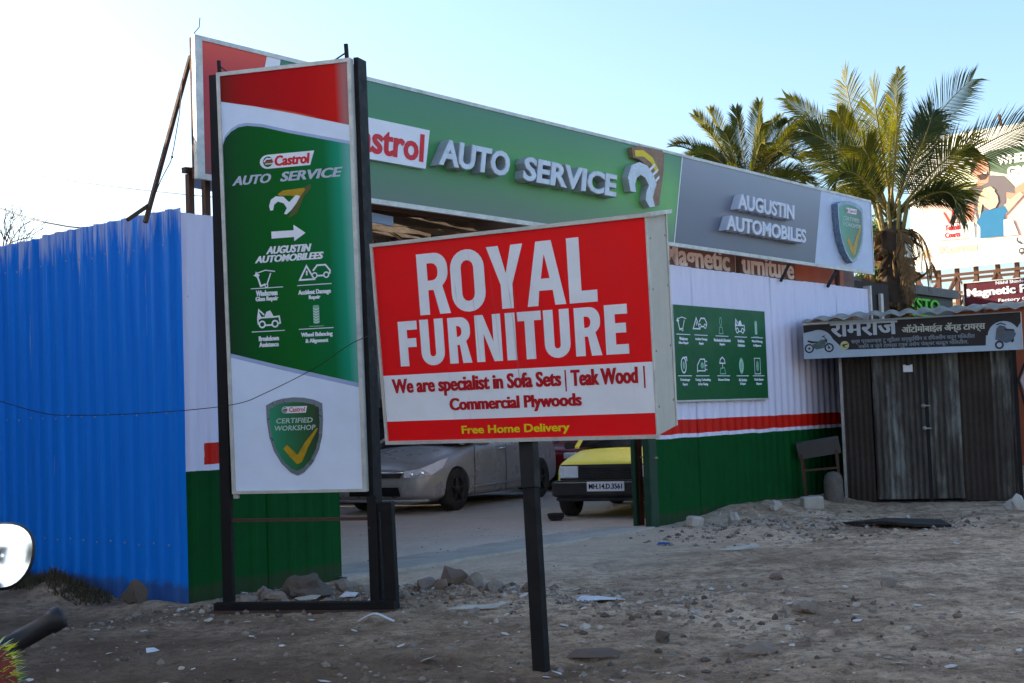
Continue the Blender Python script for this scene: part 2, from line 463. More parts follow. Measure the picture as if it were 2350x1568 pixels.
WM = frame_matrix(WO, WE); BM = frame_matrix(BO, -BE) 
left_wall = empty('workshop_wall', WM, label='white corrugated sheet wall with green base beside the blue fence', cat='wall')
sheet_wall(left_wall, -6.55, -4.93, -.1, 3.10, M['wallpaint'], lambda x: trap(x + .03, .2, .012), .82, seed=3)
MB().box((-4.93, 1.5, -.04), (.05, 3.2, .05)).build('post', M['black'], left_wall)
MB().box((-5.75, 2.9, -.06), (1.5, .05, .05)).box((-5.75, 1.5, -.06), (1.5, .05, .05)).build('rail', M['rust'], left_wall)
right_wall = empty('workshop_wall', WM, label='long white corrugated wall with red stripe and green base, right of the gate opening'.replace(', right of', ' beyond'), cat='wall')
sheet_wall(right_wall, .15, 6.42, -.1, 3.15, M['wallpaint'], lambda x: .009*math.cos(x/.0935*math.pi), 1.02, step=.011, seed=5)
MB().box((6.44, 1.55, -.02), (.05, 3.3, .12)).build('post', M['alu'], right_wall)
MB().box((3.2, 2.95, -.06), (6.2, .05, .05)).box((3.2, 1.5, -.06), (6.2, .05, .05)).build('rail', M['rust'], right_wall)

blue_wall = empty('blue_fence', BM, label='tall bright blue corrugated sheet fence streaked with white at its top', cat='fence')
sheet_wall(blue_wall, -9.0, -.0, -.1, 3.12, M['bluepaint'], lambda x: trap(-x + .03, .2, .03), 1.0, seed=9)
sc_ = MB()
for yy in (.45, 1.5, 2.85):
    for k in range(44): sc_.lathe([(.009, 0), (.007, .005), (0, .007)], 6, (-.175-.2*k, yy + .01*math.sin(k*2.1), .031), 'Z')
o = sc_.build('roofing_screws', M['steel'], blue_wall); o['kind'] = 'stuff'
for k in range(4): MB().box((-.4-2.6*k, 1.5, -.06), (.06, 3.2, .06)).build('post', M['rust'], blue_wall)

# gate posts at the opening
gp = empty('gate_post', WM @ Matrix.Translation((.09, 0, .02)), label='dark green square gate post at the end of the striped wall', cat='post')
M['dkgreen'] = mat('dark_green_paint', lin(16, 58, 40), .5, 0, .4, 6)
MB().rbox((0, 1.7, -.03), (.16, 3.5, .10), .008).build('post', M['dkgreen'], gp)
MB().box((0.02, .82, .035), (.06, .02, .03)).build('latch', M['steel'], gp)
gp2 = empty('gate_post', WM @ Matrix.Translation((.27, 0, -.32)), label='slim post striped rust red and green just inside the gate opening', cat='post')
MB().rbox((-.05, 1.65, 0), (.07, 3.4, .06), .006).build('post', M['dkgreen'], gp2)
MB().rbox((.03, 1.65, .01), (.085, 3.4, .05), .006).build('red_strip', mat('red_oxide', lin(96, 32, 24), .7, 0, .4, 8), gp2)
MB().box((.05, .82, .05), (.06, .02, .03)).build('latch', M['steel'], gp2)

# ================================================================== LONG FASCIA SIGN
FM = WM @ Matrix.Translation((0, 0, .15))
fas = empty('fascia_sign', FM, label='long green and grey box sign reading AUTO SERVICE above the workshop opening', cat='sign')
x0, x1, ya, yb = -6.49, 6.33, 3.352, 4.515
MB().box(((x0+x1)/2, (ya+yb)/2, -.035), (x1-x0-.02, yb-ya-.02, .06)).build('sign_box', M['rust'], fas)
fr = MB()
for a, b, c_, d_ in ((x0, ya, x1, ya+.045), (x0, yb-.035, x1, yb), (x0, ya+.045, x0+.075, yb-.035), (x1-.03, ya+.045, x1, yb-.035)):
    fr.box(((a+c_)/2, (b+d_)/2, -.005), (c_-a, d_-b, .04))
fr.build('frame', M['alu'], fas)

m, N, L, P = new_mat('fascia_green_print')
tc = N.new('ShaderNodeTexCoord'); sp = N.new('ShaderNodeSeparateXYZ'); L.new(tc.outputs['Object'], sp.inputs[0])
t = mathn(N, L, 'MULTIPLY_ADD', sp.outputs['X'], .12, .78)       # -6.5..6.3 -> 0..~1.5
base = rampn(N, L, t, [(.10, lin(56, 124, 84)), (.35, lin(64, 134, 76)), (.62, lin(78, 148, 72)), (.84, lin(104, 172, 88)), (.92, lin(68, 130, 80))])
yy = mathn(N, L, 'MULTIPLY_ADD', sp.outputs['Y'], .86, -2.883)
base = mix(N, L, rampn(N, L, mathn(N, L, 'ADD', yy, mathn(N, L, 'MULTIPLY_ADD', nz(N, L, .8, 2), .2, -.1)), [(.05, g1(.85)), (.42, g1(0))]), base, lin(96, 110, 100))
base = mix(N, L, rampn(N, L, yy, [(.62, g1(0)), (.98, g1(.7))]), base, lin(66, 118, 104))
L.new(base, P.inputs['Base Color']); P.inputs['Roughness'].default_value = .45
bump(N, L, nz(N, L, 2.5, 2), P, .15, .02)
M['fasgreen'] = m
m, N, L, P = new_mat('fascia_grey_print')
tc = N.new('ShaderNodeTexCoord'); sp = N.new('ShaderNodeSeparateXYZ'); L.new(tc.outputs['Object'], sp.inputs[0])
yy = mathn(N, L, 'MULTIPLY_ADD', sp.outputs['Y'], .86, -2.883)
base = rampn(N, L, yy, [(.05, lin(88, 92, 108)), (.5, lin(106, 108, 122)), (1.0, lin(138, 142, 156))])
L.new(base, P.inputs['Base Color']); P.inputs['Roughness'].default_value = .4
M['fasgrey'] = m
m, N, L, P = new_mat('fascia_red_print')
tc = N.new('ShaderNodeTexCoord'); sp = N.new('ShaderNodeSeparateXYZ'); L.new(tc.outputs['Object'], sp.inputs[0])
yy = mathn(N, L, 'MULTIPLY_ADD', sp.outputs['Y'], .86, -2.883)
base = rampn(N, L, yy, [(.0, lin(120, 58, 58)), (.3, lin(176, 20, 34)), (.72, lin(176, 22, 32)), (.95, lin(214, 66, 44))])
L.new(base, P.inputs['Base Color']); P.inputs['Roughness'].default_value = .45
M['fasred'] = m
iy0, iy1 = ya+.045, yb-.035
sl = lambda x: (x + .0)   # slanted dividers: top further along than the bottom
def slant_band(xb0, xt0, xb1, xt1): return [(xb0, iy0), (xb1, iy0), (xt1, iy1), (xt0, iy1)]
zf = .006
MB().shape(slant_band(x0+.075, x0+.075, -6.02, -5.74), z=zf).build('red_panel', M['fasred'], fas)
MB().shape(slant_band(-6.02, -5.74, -5.82, -5.59), z=zf).build('white_stripe', M['white'], fas)
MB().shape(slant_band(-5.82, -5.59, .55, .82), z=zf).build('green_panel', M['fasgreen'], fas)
MB().shape(slant_band(.55, .82, .57, .84), z=zf+.002).build('divider', M['white'], fas)
MB().shape(slant_band(.57, .84, 4.31, 4.62), z=zf).build('grey_panel', M['fasgrey'], fas)
MB().shape(slant_band(4.31, 4.62, x1-.03, x1-.03), z=zf).build('white_panel', mat('fascia_white_print', lin(190, 200, 222), .45, dirt=.05), fas)

def roundel(mb, cx, cy, r, z, mg, mw_, mr):
    """round emblem: white ring, green disc, white swoosh and red bar"""
    mb.disc((cx, cy), r, z, 24, mw_); mb.disc((cx, cy), r*.84, z+.001, 24, mg)
    mb.shape([(cx-r*.62, cy-r*.2), (cx-r*.25, cy+r*.32), (cx+r*.7, cy+r*.34), (cx+r*.62, cy+r*.5), (cx-r*.2, cy+r*.62), (cx-r*.72, cy+r*.15)], z=z+.002, mi=mw_)
    mb.shape(rect(cx-r*.62, cy-r*.12, cx+r*.95, cy+r*.06), z=z+.003, mi=mr)
    mb.shape(rect(cx-r*.45, cy-r*.42, cx+r*.8, cy-r*.28), z=z+.003, mi=mw_)
logo_mats = [M['white'], mat('logo_red', lin(206, 24, 40), .45, dirt=.03), mat('logo_green', lin(8, 92, 52), .45, dirt=.03)]
# raised white box with the oil brand lettering, partly behind the pylon
lb = MB(); xl, xr_, yl, yh = -5.30, -3.87, 3.745, 4.125
lb.shape([(xr_+.00, yl), (xr_+.075, yh)] + arc(xl, (yl+yh)/2, .205, 90, 270, 10, ry=(yh-yl)/2), z=.055, depth=.05, mi=0)
lb.build('brand_plate', [M['white']], fas)
lt = MB(); roundel(lt, xl+.0, (yl+yh)/2, .165, .057, 2, 0, 1)
text(lt, 'Castrol', xl+.29, yl+.055, xr_+.0, yh-.05, .058, .024, slant=.12, extra=.010, mi=1)
lt.build('brand_lettering', logo_mats, fas)

# raised block letters
M['chrome'] = mat('brushed_letter_metal', lin(184, 188, 196), .34, .35, .15, 6)
M['chrome_side'] = mat('letter_return_metal', lin(176, 180, 188), .45, .2, .25, 4)
def block_letters(parent, body, x0, y0, x1, y1, zb, depth, slant=.18, bold=.028, mats=None, bev=.007):
    """every letter its own part: deep return, face on top with a narrow bevel"""
    v, f = text_verts(body, bold, 0.0, res=3)
    par = list(range(len(v)))
    def find(a):
        while par[a] != a: par[a] = par[par[a]]; a = par[a]
        return a
    for q in f:
        for i in q[1:]: par[find(i)] = find(q[0])
    ax, bx = min(p[0] for p in v), max(p[0] for p in v); ay, by = min(p[1] for p in v), max(p[1] for p in v)
    sx = (x1-x0-slant*(y1-y0))/(bx-ax); sy = (y1-y0)/(by-ay)
    W = [(x0+(p[0]-ax)*sx+slant*(p[1]-ay)*sy, y0+(p[1]-ay)*sy) for p in v]
    groups = {}
    for q in f: groups.setdefault(find(q[0]), []).append(q)
    keys = sorted(groups, key=lambda k: min(W[i][0] for q in groups[k] for i in q))
    for k in keys:
        qs = groups[k]; mb = MB(); ed = {}
        for q in qs:
            for a, b in zip(q, q[1:] + q[:1]):
                ed[(a, b)] = 1
        border = [(a, b) for a, b in ed if (b, a) not in ed]
        nxt = {a: b for a, b in border}; prv = {b: a for a, b in border}
        inner = {}
        for a in nxt:
            p = Vector(W[a]); pa = Vector(W[prv[a]]) if a in prv else p; pb = Vector(W[nxt[a]])
            d = ((p-pa).normalized() + (pb-p).normalized())
            nn = Vector((-d.y, d.x)); nn = nn.normalized() if nn.length > 1e-6 else Vector((0, 0))
            inner[a] = (p.x + nn.x*bev, p.y + nn.y*bev)
        ids = sorted({i for q in qs for i in q}); mp = {i: j for j, i in enumerate(ids)}
        mb.add([(inner.get(i, W[i])[0], inner.get(i, W[i])[1], zb+depth) for i in ids], [tuple(mp[i] for i in q) for q in qs], 0)
        for a, b in border:
            A, B, Ai, Bi = W[a], W[b], inner[a], inner.get(b, W[b])
            z1 = zb+depth-bev; z2 = zb+depth
            mb.add([(A[0], A[1], z1), (B[0], B[1], z1), (Bi[0], Bi[1], z2), (Ai[0], Ai[1], z2)], [(0, 1, 2, 3)], 0)
            mb.add([(A[0], A[1], zb), (B[0], B[1], zb), (B[0], B[1], z1), (A[0], A[1], z1)], [(0, 1, 2, 3)], 1)
        mb.build('letter', mats or [M['chrome'], M['chrome_side']], parent)
block_letters(fas, 'AUTO', -3.77, 3.785, -2.66, 4.055, .01, .12, bold=.045)
block_letters(fas, 'SERVICE', -2.49, 3.785, -.77, 4.05, .01, .12, bold=.045)
M['augf'] = mat('pale_acrylic_face', lin(206, 212, 224), .5, 0, .05, 4); M['augs'] = mat('white_return', lin(200, 204, 214), .5, 0, .1, 4)
block_letters(fas, 'AUGUSTIN', 1.94, 3.93, 3.52, 4.14, .01, .12, slant=.1, bold=.04, mats=[M['augf'], M['augs']], bev=.006)
block_letters(fas, 'AUTOMOBILES', 1.62, 3.63, 3.84, 3.83, .01, .12, slant=.1, bold=.04, mats=[M['augf'], M['augs']], bev=.006)

# fist and spanner emblem
def emblem(parent, cx, cy, s, z, depth, name='spanner_emblem'):
    pt = lambda l: [(cx+a*s*1.12, cy+b*s*.92) for a, b in l]
    cbody = pt([(-.50,-.30),(-.56,-.02),(-.44,.24),(-.20,.34),(.04,.30),(.22,.12),(.30,-.04),(.22,-.20),(.16,-.34),(.22,-.52),(.06,-.56),(-.06,-.42),(-.02,-.24),(.06,-.10),(-.04,.04),(-.18,.08),(-.30,.0),(-.36,-.14),(-.34,-.30)])
    MB().shape(cbody, z=z+depth, depth=depth, mi=0, side_mi=1).build('spanner', [M['chrome'], M['chrome_side']], parent)
    hand = pt([(-.30,.42),(-.34,.62),(-.12,.70),(.60,.72),(.66,.62),(.62,.30),(.52,-.10),(.44,-.46),(.24,-.50),(.20,-.34),(.26,-.20),(.34,-.04),(.26,.14),(.06,.34),(-.14,.42)])
    MB().shape(hand, z=z+depth*.6, depth=depth*.6).build('hand', [mat('fist_print', lin(150, 118, 92), .5, 0, .5, 9, dirt_col=lin(90, 66, 60))], parent)
    mb = MB()
    mb.ribbon(pt([(-.25,.52),(.0,.56),(.25,.46),(.42,.24)]), .12*s, z+depth*.6+.003)
    mb.build('yellow_swash', [M['yellowp']], parent)
    mb = MB()
    for q in ([(.10,.18),(.34,.38)], [(.18,.08),(.42,.28)], [(.26,-.04),(.46,.14)]): mb.ribbon(pt(q), .05*s, z+depth*.6+.006)
    mb.build('highlight_stripes', [M['white']], parent)
emblem(fas, -.13, 4.07, .62, .01, .09)

def shield_pts(w, h):
    return [(-.5*w,.41*h),(-.36*w,.46*h),(-.18*w,.49*h),(.0,.5*h),(.18*w,.49*h),(.36*w,.46*h),(.5*w,.41*h),(.5*w,.2*h),(.47*w,.0),(.40*w,-.18*h),(.28*w,-.34*h),(.12*w,-.46*h),(0,-.5*h),
            (-.12*w,-.46*h),(-.28*w,-.34*h),(-.40*w,-.18*h),(-.47*w,.0),(-.5*w,.2*h)]
m, N, L, P = new_mat('shield_green_print')
tc = N.new('ShaderNodeTexCoord'); sp = N.new('ShaderNodeSeparateXYZ'); L.new(tc.outputs['Generated'], sp.inputs[0])
c = rampn(N, L, sp.outputs['X'], [(.0, lin(20, 140, 104)), (.35, lin(6, 110, 72)), (.75, lin(8, 78, 34)), (1, lin(10, 52, 34))])
L.new(c, P.inputs['Base Color']); P.inputs['Roughness'].default_value = .3
M['shieldgreen'] = m
M['goldtick'] = mat('gold_tick_print', lin(190, 150, 20), .4, 0, .4, 20, dirt_col=lin(110, 80, 10))
def tick(mb, cx, cy, s, z, mi=0):
    mb.shape([(cx+a*s, cy+b*s) for a, b in ((-.46,.06),(-.34,.16),(-.06,-.12),(.16,.20),(.52,.58),(.56,.56),(.24,.06),(.06,-.30),(-.08,-.36),(-.30,-.14))], z=z, mi=mi)
def shield(parent, cx, cy, w, h, z, depth, sheen=True, mini=False):
    sh = lambda k: [(cx+a*k, cy+b*k) for a, b in shield_pts(w, h)]
    MB().shape(sh(1.0), z=z+depth, depth=depth).build('shield_rim', [mat('shield_rim_metal', lin(120, 134, 150), .3, .6, .1, 3, dirt_col=(.02,.04,.05,1))], parent)
    MB().shape(sh(.88), z=z+depth+.002).build('shield_face', [M['shieldgreen']], parent)
    mb = MB(); tick(mb, cx+.06*w, cy-.18*h, w*.62, z+depth+.004); mb.build('tick_mark', [M['goldtick']], parent)
    mb = MB(); zz = z+depth+.004
    mb.shape([(cx-.16*w, cy+.30*h), (cx-.16*w, cy+.385*h), (cx+.24*w, cy+.385*h), (cx+.21*w, cy+.30*h)], z=zz, mi=0)
    roundel(mb, cx-.16*w, cy+.343*h, .055*w, zz+.001, 2, 0, 1)
    text(mb, 'Castrol', cx-.09*w, cy+.315*h, cx+.20*w, cy+.375*h, zz+.001, .024, slant=.1, mi=1, res=2)
    mb.build('brand_lettering', logo_mats, parent)
    mb = MB()
    text(mb, 'CERTIFIED', cx-.335*w, cy+.172*h, cx+.335*w, cy+.238*h, zz, .02, slant=.2, res=2)
    text(mb, 'WORKSHOP', cx-.375*w, cy+.078*h, cx+.375*w, cy+.144*h, zz, .02, slant=.2, res=2)
    mb.build('lettering', [mat('silver_print', lin(176, 200, 190), .4, 0, .0)], parent)
shield(fas, 5.36, 3.925, .86, .93, .01, .10)

# frame, stays and cables behind the fascia's near end
sup = empty('sign_support_frame', WM, label='rusty steel rail, uprights and long diagonal stay holding the near end of the fascia', cat='steel frame')
MB().bar((-6.50, 3.44, .0), (-5.95, 3.47, .0), .045, .05).build('rail', M['rust'], sup)
for xx in (-6.42, -6.26): MB().bar((xx, 2.7, -.03), (xx, 3.42, -.03), .05, .05).build('upright', M['rust'], sup)
MB().bar((-6.33, 4.42, -.1), (-6.80, 3.0, -.1), .03, .03).build('stay', M['rust'], sup)
MB().bar((-6.95, 3.01, -.12), (-6.73, 3.16, -.12), .028).build('cross_piece', M['rust'], sup)
for xx in (-4.6, -1.6, 2.6, 5.6): MB().bar((xx, 3.0, -.12), (xx, 4.4, -.12), .06).build('upright', M['rust'], sup)
MB().bar((3.45, 3.1, .05), (3.65, 3.37, .1), .03).build('bracket', M['black'], sup)
MB().bar((4.9, 3.1, .05), (5.15, 3.37, .1), .035).build('bracket', M['black'], sup)
ww = empty('stay_wire', WM, label='thin knotted wire hanging beside the diagonal stay', cat='wire')
MB().tube([(-6.45, 4.2, -.05), (-6.50, 3.9, -.04), (-6.56, 3.62, -.04), (-6.60, 3.50, -.03), (-6.68, 3.35, -.05), (-6.74, 3.16, -.1)], .004, 5).lathe([(0,-.012),(.012,0),(0,.012)], 8, (-6.585, 3.54, -.03)).build('wire', M['black'], ww)
w2 = MB().tube([(-6.46, 4.49, .1), (-6.44, 4.55, .1), (-6.40, 4.60, .11), (-6.39, 4.68, .11)], .004, 5).build('aerial_wire', M['black'], None, WM)
tag(w2, 'short curled wire end sticking up from the top corner of the fascia', 'wire')
for i, (za, zb_, lb_) in enumerate(((3.64, 3.12, 'thicker overhead cable crossing the white sky above the blue fence'), (3.86, 3.14, 'thin upper overhead cable sloping down above the blue fence'))):
    pts = [Vector((-10.5, 24.0, 0)).lerp(Vector((-2.0, 13.0, 0)), k/14) for k in range(15)]
    pts = [(p.x, p.y, (6.1 if i == 0 else 6.55) * (1-k/14) + (3.55)*k/14 - .55*math.sin(math.pi*k/14)*(1 if i == 0 else .2)) for k, p in enumerate(pts)]
    o = MB().tube(pts, .012 if i == 0 else .006, 5).build('overhead_cable', M['black']); tag(o, lb_, 'cable')

# ================================================================== WORKSHOP SHED BEHIND THE FASCIA
shed = empty('workshop_shed', WM, label='dark open workshop shed with timber trusses seen through the gate', cat='shed')
M['darksheet'] = mat('dark_sheet', lin(34, 30, 28), .85, .1, .4, 3)  # one dark base colour for roof underside, dado and shutter
M['wood'] = mat('bare_timber', lin(66, 48, 34), .8, 0, .4, 5, bmp=.2)
M['greywall'] = mat('grey_plaster', lin(120, 118, 114), .9, 0, .4, 1.5, streak=.3)
def slope_sheet(x0, x1, p0, z0, p1, z1, mt, name, parent, wave=.02, per=.15):
    n = int((x1-x0)/(per/4)); v = []; f = []
    for j, (p, z) in enumerate(((p0, z0), (p1, z1))):
        for i in range(n+1):
            xx = x0 + (x1-x0)*i/n
            v.append((xx, z + wave*math.sin(xx/per*2*math.pi), -p))
    for i in range(n): f.append((i, i+1, n+1+i+1, n+1+i))
    return MB().add(v, f, 0, True).build(name, mt, parent)
def pmax(x): return max(.8, min(9.0, (.807*x + 5.0)/.632 - .3))     # the roof's hidden edge runs off at an angle
for k in range(9):
    a = -3.4 + k*.97; pm = pmax(a)
    ps = max(1.3, (a+1.8)/1.28); pm = min(pm, (a+5.6)/.985 + .3)
    if ps > pm - .5: continue
    slope_sheet(a, a+1.0, ps, 3.62 + (ps-.25)*.165, pm, 3.62 + (pm-.25)*.165 + .01*(k % 2), M['darksheet'], 'roof_sheet', shed)
for k in range(5):
    p = 1.5 + 1.8*k; z = 3.62 + .165*(p-.25) - .10; xa = max(-4.3, ((p+.5)*.632 - 5.0)/.807)
    MB().box(((xa+5.4)/2, z, -p), (5.4-xa, .10, .07)).build('purlin', M['wood'], shed)
for xx in (-1.2, 1.0, 3.0, 5.0):
    pm = pmax(xx); zr = lambda p: 3.55 + .165*(p-.25) - .12
    t = MB(); t.bar((xx, zr(.4), -.4), (xx, zr(pm), -pm), .07, .12)
    n_t = int(pm/1.06) - 2
    for k in range(n_t):
        pa = 2.2 + k*1.0; t.bar((xx, 3.6 + .03*k, -pa), (xx, zr(pa+1.0), -pa-1.0), .04)
    t.build('truss', M['wood'], shed)
for xx in (1.2, 3.1, 5.0):
    MB().box((xx, 2.45, -8.95), (.12, 4.9, .12)).build('pillar', M['rust'], shed)
bw = MB().box((4.05, 3.34, -9.1), (5.9, 3.28, .12)).build('back_wall', M['greywall'], shed)
MB().box((4.05, .85, -9.08), (5.9, 1.8, .14)).build('dark_dado', M['darksheet'], shed)
e0, e1 = Vector((-4.75, 0, -.35)), Vector((1.05, 0, -9.0)); dv = e1-e0  # unseen pale screen added along the yard's side to block low sun
for k in range(10):
    a = e0 + dv*k/10; b = e0 + dv*(k+1.01)/10
    MB().add([(a.x, 0, a.z), (b.x, 0, b.z), (b.x, 3.3, b.z), (a.x, 3.3, a.z), (a.x-.03, 0, a.z), (b.x-.03, 0, b.z), (b.x-.03, 3.3, b.z), (a.x-.03, 3.3, a.z)], [(0,1,2,3), (7,6,5,4), (3,2,6,7), (0,4,5,1), (1,5,6,2), (0,3,7,4)]).build('sun_screen_sheet', M['cream'], shed)
MB().tube([(4.4, 4.0, -8.95), (4.38, 2.6, -8.95), (4.5, 2.2, -8.95), (4.5, 1.6, -8.95)], .04, 8).build('drain_pipe', M['steel'], shed)
MB().box((6.95, 1.0, -4.6), (.1, 2.0, 8.8)).build('end_wall', M['greywall'], shed)
pl = MB().bar((-6.3, 3.40, -.20), (-3.93, 3.285, -.20), .09, .03); pl = pl.build('pale_blue_batten', mat('pale_blue_paint', lin(120, 165, 215), .5, 0, .1), shed)

# magnetic furniture board standing behind the striped wall
bb = empty('shop_board', WM @ Matrix.Translation((0, 0, -.3)), label='brown board lettered Magnetic Furniture peeking over the striped wall', cat='signboard')
M['brownbd'] = mat('brown_board_print', lin(110, 84, 80), .6, 0, .2, 2)
MB().box((3.6, 2.9, -.03), (6.0, 1.3, .05)).build('board', M['brownbd'], bb)
MB().shape(rect(4.58, 3.0, 6.2, 3.548), z=.001).build('orange_block', mat('orange_brown_print', lin(170, 92, 66), .6, 0, .2, 2), bb)
mb = MB(); text(mb, 'Magnetic Furniture', 1.04, 3.13, 4.55, 3.50, .002, .02, extra=.02); mb.build('lettering', [mat('pale_letters', lin(225, 225, 230), .6)], bb)

# ================================================================== RED SHOP SIGN ON ITS POST
RM = frame_matrix((-.762, 7.829, 1.255), (.878, -.479, 0), (-.083, -.152, .985))
rs = empty('shop_sign', RM, label='large leaning red and white sign reading ROYAL FURNITURE on a single black post', cat='sign')
SH = .058; W0, H0 = 1.735, 1.168
def streaky(name, base, a=.28):
    m, N, L, P = new_mat(name)
    tc = N.new('ShaderNodeTexCoord'); sp = N.new('ShaderNodeSeparateXYZ'); L.new(tc.outputs['Object'], sp.inputs[0])
    st = rampn(N, L, nz(N, L, 1.0, 3, .8, stretch=(38, .8, 1)), [(.60, g1(0)), (.72, g1(a))])
    b1 = mathn(N, L, 'ABSOLUTE', mathn(N, L, 'SUBTRACT', sp.outputs['X'], .62)); b2 = mathn(N, L, 'ABSOLUTE', mathn(N, L, 'SUBTRACT', sp.outputs['X'], .93))
    zone = rampn(N, L, mathn(N, L, 'MULTIPLY', mathn(N, L, 'MINIMUM', b1, b2), 1.0), [(.02, g1(1)), (.16, g1(.12))])
    c = mix(N, L, mathn(N, L, 'MULTIPLY', st, zone), base, lin(120, 112, 112))
    c = mix(N, L, rampn(N, L, nz(N, L, 2.2, 5, .6), [(.4, g1(0)), (.8, g1(.16))]), c, lin(90, 60, 60))
    L.new(c, P.inputs['Base Color']); P.inputs['Roughness'].default_value = .55; P.inputs['Specular IOR Level'].default_value = .25
    return m
M['rsred'] = streaky('sign_red', lin(232, 4, 14), .38); M['rswhite'] = streaky('sign_white', lin(226, 230, 240), .8)
M['rsdred'] = streaky('sign_dark_red', lin(176, 16, 30), .2); M['rsyel'] = streaky('sign_yellow', lin(226, 200, 20), .5)
MB().box((W0/2, H0/2, -.145), (W0, H0, .27)).build('cabinet', M['cream'], rs, shear=SH)
MB().shape(rect(.006, .006, W0-.006, H0-.006), z=0).build('red_face', M['rsred'], rs, shear=SH)
MB().shape(rect(.006, .124, W0-.006, .4), z=.0015).build('white_band', M['rswhite'], rs, shear=SH)
fr = MB()
for a, b, c_, d_ in ((-.012, -.014, W0+.01, .006), (-.012, H0-.004, W0+.01, H0+.016), (-.012, .006, .006, H0-.004)): fr.box(((a+c_)/2, (b+d_)/2, .0), (c_-a, d_-b, .022))
fr.box((W0-.002, H0/2, 0), (.008, H0-.01, .016))
fr.build('edge_trim', M['alu'], rs, shear=SH)
MB().box((W0+.0, H0+.006, -.145), (.06, .02, .31)).box((W0/2, H0+.005, -.145), (W0, .012, .29)).build('top_cap', M['alu'], rs, shear=SH)
MB().box((W0+.001, H0/2, -.275), (.01, H0, .016)).box((-.001, H0/2, -.275), (.01, H0, .016)).build('rear_trim', M['alu'], rs, shear=SH)
for yy in (.15, .45, .78, 1.05):
    for zz in (-.04, -.25):
        MB().lathe([(0, .004), (.006, .003), (.008, 0)], 8, (W0, yy, zz), 'X').build('rivet', M['steel'], rs, shear=SH)
for k in range(7): MB().lathe([(.0, -.012), (.006, -.008), (.006, 0)], 6, (.12 + k*.24, -.012, -.005), 'Z').build('screw', M['steel'], rs, shear=SH)

def cl(ch, x, y, w, h, s, t=None):
    """condensed grotesque capitals: returns outer loop and holes"""
    t = t or s*.86; r = min(w, h)*.30; P_ = lambda l: [(x+a, y+b) for a, b in l]
    if ch in 'IL':
        return P_([(0,0),(w,0),(w,t),(s,t),(s,h),(0,h)] if ch == 'L' else rect(0,0,w,h)), []
    if ch == 'T': return P_([(w/2-s/2,0),(w/2+s/2,0),(w/2+s/2,h-t),(w,h-t),(w,h),(0,h),(0,h-t),(w/2-s/2,h-t)]), []
    if ch == 'F': return P_([(0,0),(s,0),(s,h*.42),(w*.92,h*.42),(w*.92,h*.42+t),(s,h*.42+t),(s,h-t),(w,h-t),(w,h),(0,h)]), []
    if ch == 'E': return P_([(0,0),(w,0),(w,t),(s,t),(s,h*.43),(w*.92,h*.43),(w*.92,h*.43+t),(s,h*.43+t),(s,h-t),(w,h-t),(w,h),(0,h)]), []
    if ch == 'N': return P_([(0,0),(s*.95,0),(s*.95,h*.60),(w-s*.98,0),(w,0),(w,h),(w-s*.95,h),(w-s*.95,h*.42),(s*.98,h),(0,h)]), []
    if ch == 'U':
        ro = w*.48
        return P_([(0,h),(0,ro)] + arc(ro,ro,ro,180,270,6) + arc(w-ro,ro,ro,270,360,6) + [(w,h),(w-s,h),(w-s,t+.02)] + arc(w/2,t+(w/2-s)*1.0,w/2-s,0,-180,8)[1:-1] + [(s,t+.02),(s,h)]), []
    if ch == 'O':
        ro = w*.48; ri = w/2-s
        out = arc(w-ro,ro,ro,-90,0,6) + arc(w-ro,h-ro,ro,0,90,6) + arc(ro,h-ro,ro,90,180,6) + arc(ro,ro,ro,180,270,6)
        inn = arc(w/2,t+ri,ri,-180,0,6) + arc(w/2,h-t-ri,ri,0,180,6)
        return P_(out), [P_(inn)]
    if ch == 'Y': return P_([(w/2-s/2,0),(w/2+s/2,0),(w/2+s/2,h*.38),(w,h),(w-s*1.02,h),(w/2,h*.56),(s*1.02,h),(0,h),(w/2-s/2,h*.38)]), []
    if ch == 'A': return P_([(0,0),(s*.98,0),(w*.325,h*.235),(w*.675,h*.235),(w-s*.98,0),(w,0),(w/2+s*.70,h),(w/2-s*.70,h)]), [P_([(w*.385,h*.42),(w*.5,h*.80),(w*.615,h*.42)])]
    if ch == 'R':
        y1 = h*.40; ro = w*.42; ri = max(.008, w-2*s)*.75
        out = [(0,0),(s,0),(s,y1-.0),(w*.50,y1),(w-s*1.02,0),(w*1.02,0),(w*.80,y1+.02)] + arc(w-ro,y1+ro+.012,ro,-40,0,4) + arc(w-ro,h-ro,ro,0,90,6) + [(0,h)]
        a0 = s; a1 = w-s; b0 = y1+t*.95; b1 = h-t; q = min((a1-a0)*.8, (b1-b0)*.4)
        inn = [(a0,b0)] + arc(a1-q,b0+q,q,-90,0,3) + arc(a1-q,b1-q,q,0,90,3) + [(a0,b1)]
        return P_(out), [P_(inn)]
for ch, xa, xb, ya_, yb_, s_ in (('R',.298,.502,.742,1.094,.067),('O',.520,.742,.742,1.094,.070),('Y',.763,.994,.742,1.094,.074),('A',1.003,1.241,.742,1.096,.068),('L',1.262,1.430,.742,1.096,.075),
      ('F',.136,.267,.450,.714,.060),('U',.286,.446,.447,.716,.060),('R',.476,.622,.450,.714,.057),('N',.656,.824,.450,.717,.056),('I',.853,.916,.450,.717,.06),('T',.931,1.080,.450,.717,.060),
      ('U',1.094,1.252,.449,.716,.060),('R',1.282,1.436,.450,.715,.058),('E',1.463,1.597,.450,.718,.061)):
    o_, h_ = cl(ch, xa, ya_, xb-xa, yb_-ya_, s_)
    MB().shape(o_, h_, z=.0016).build('painted_letter', M['rswhite'], rs, shear=SH)
mb = MB(); text(mb, 'We are specialist in Sofa Sets', .062, .266, 1.182, .378, .003, .022, extra=.0075, copies=3)
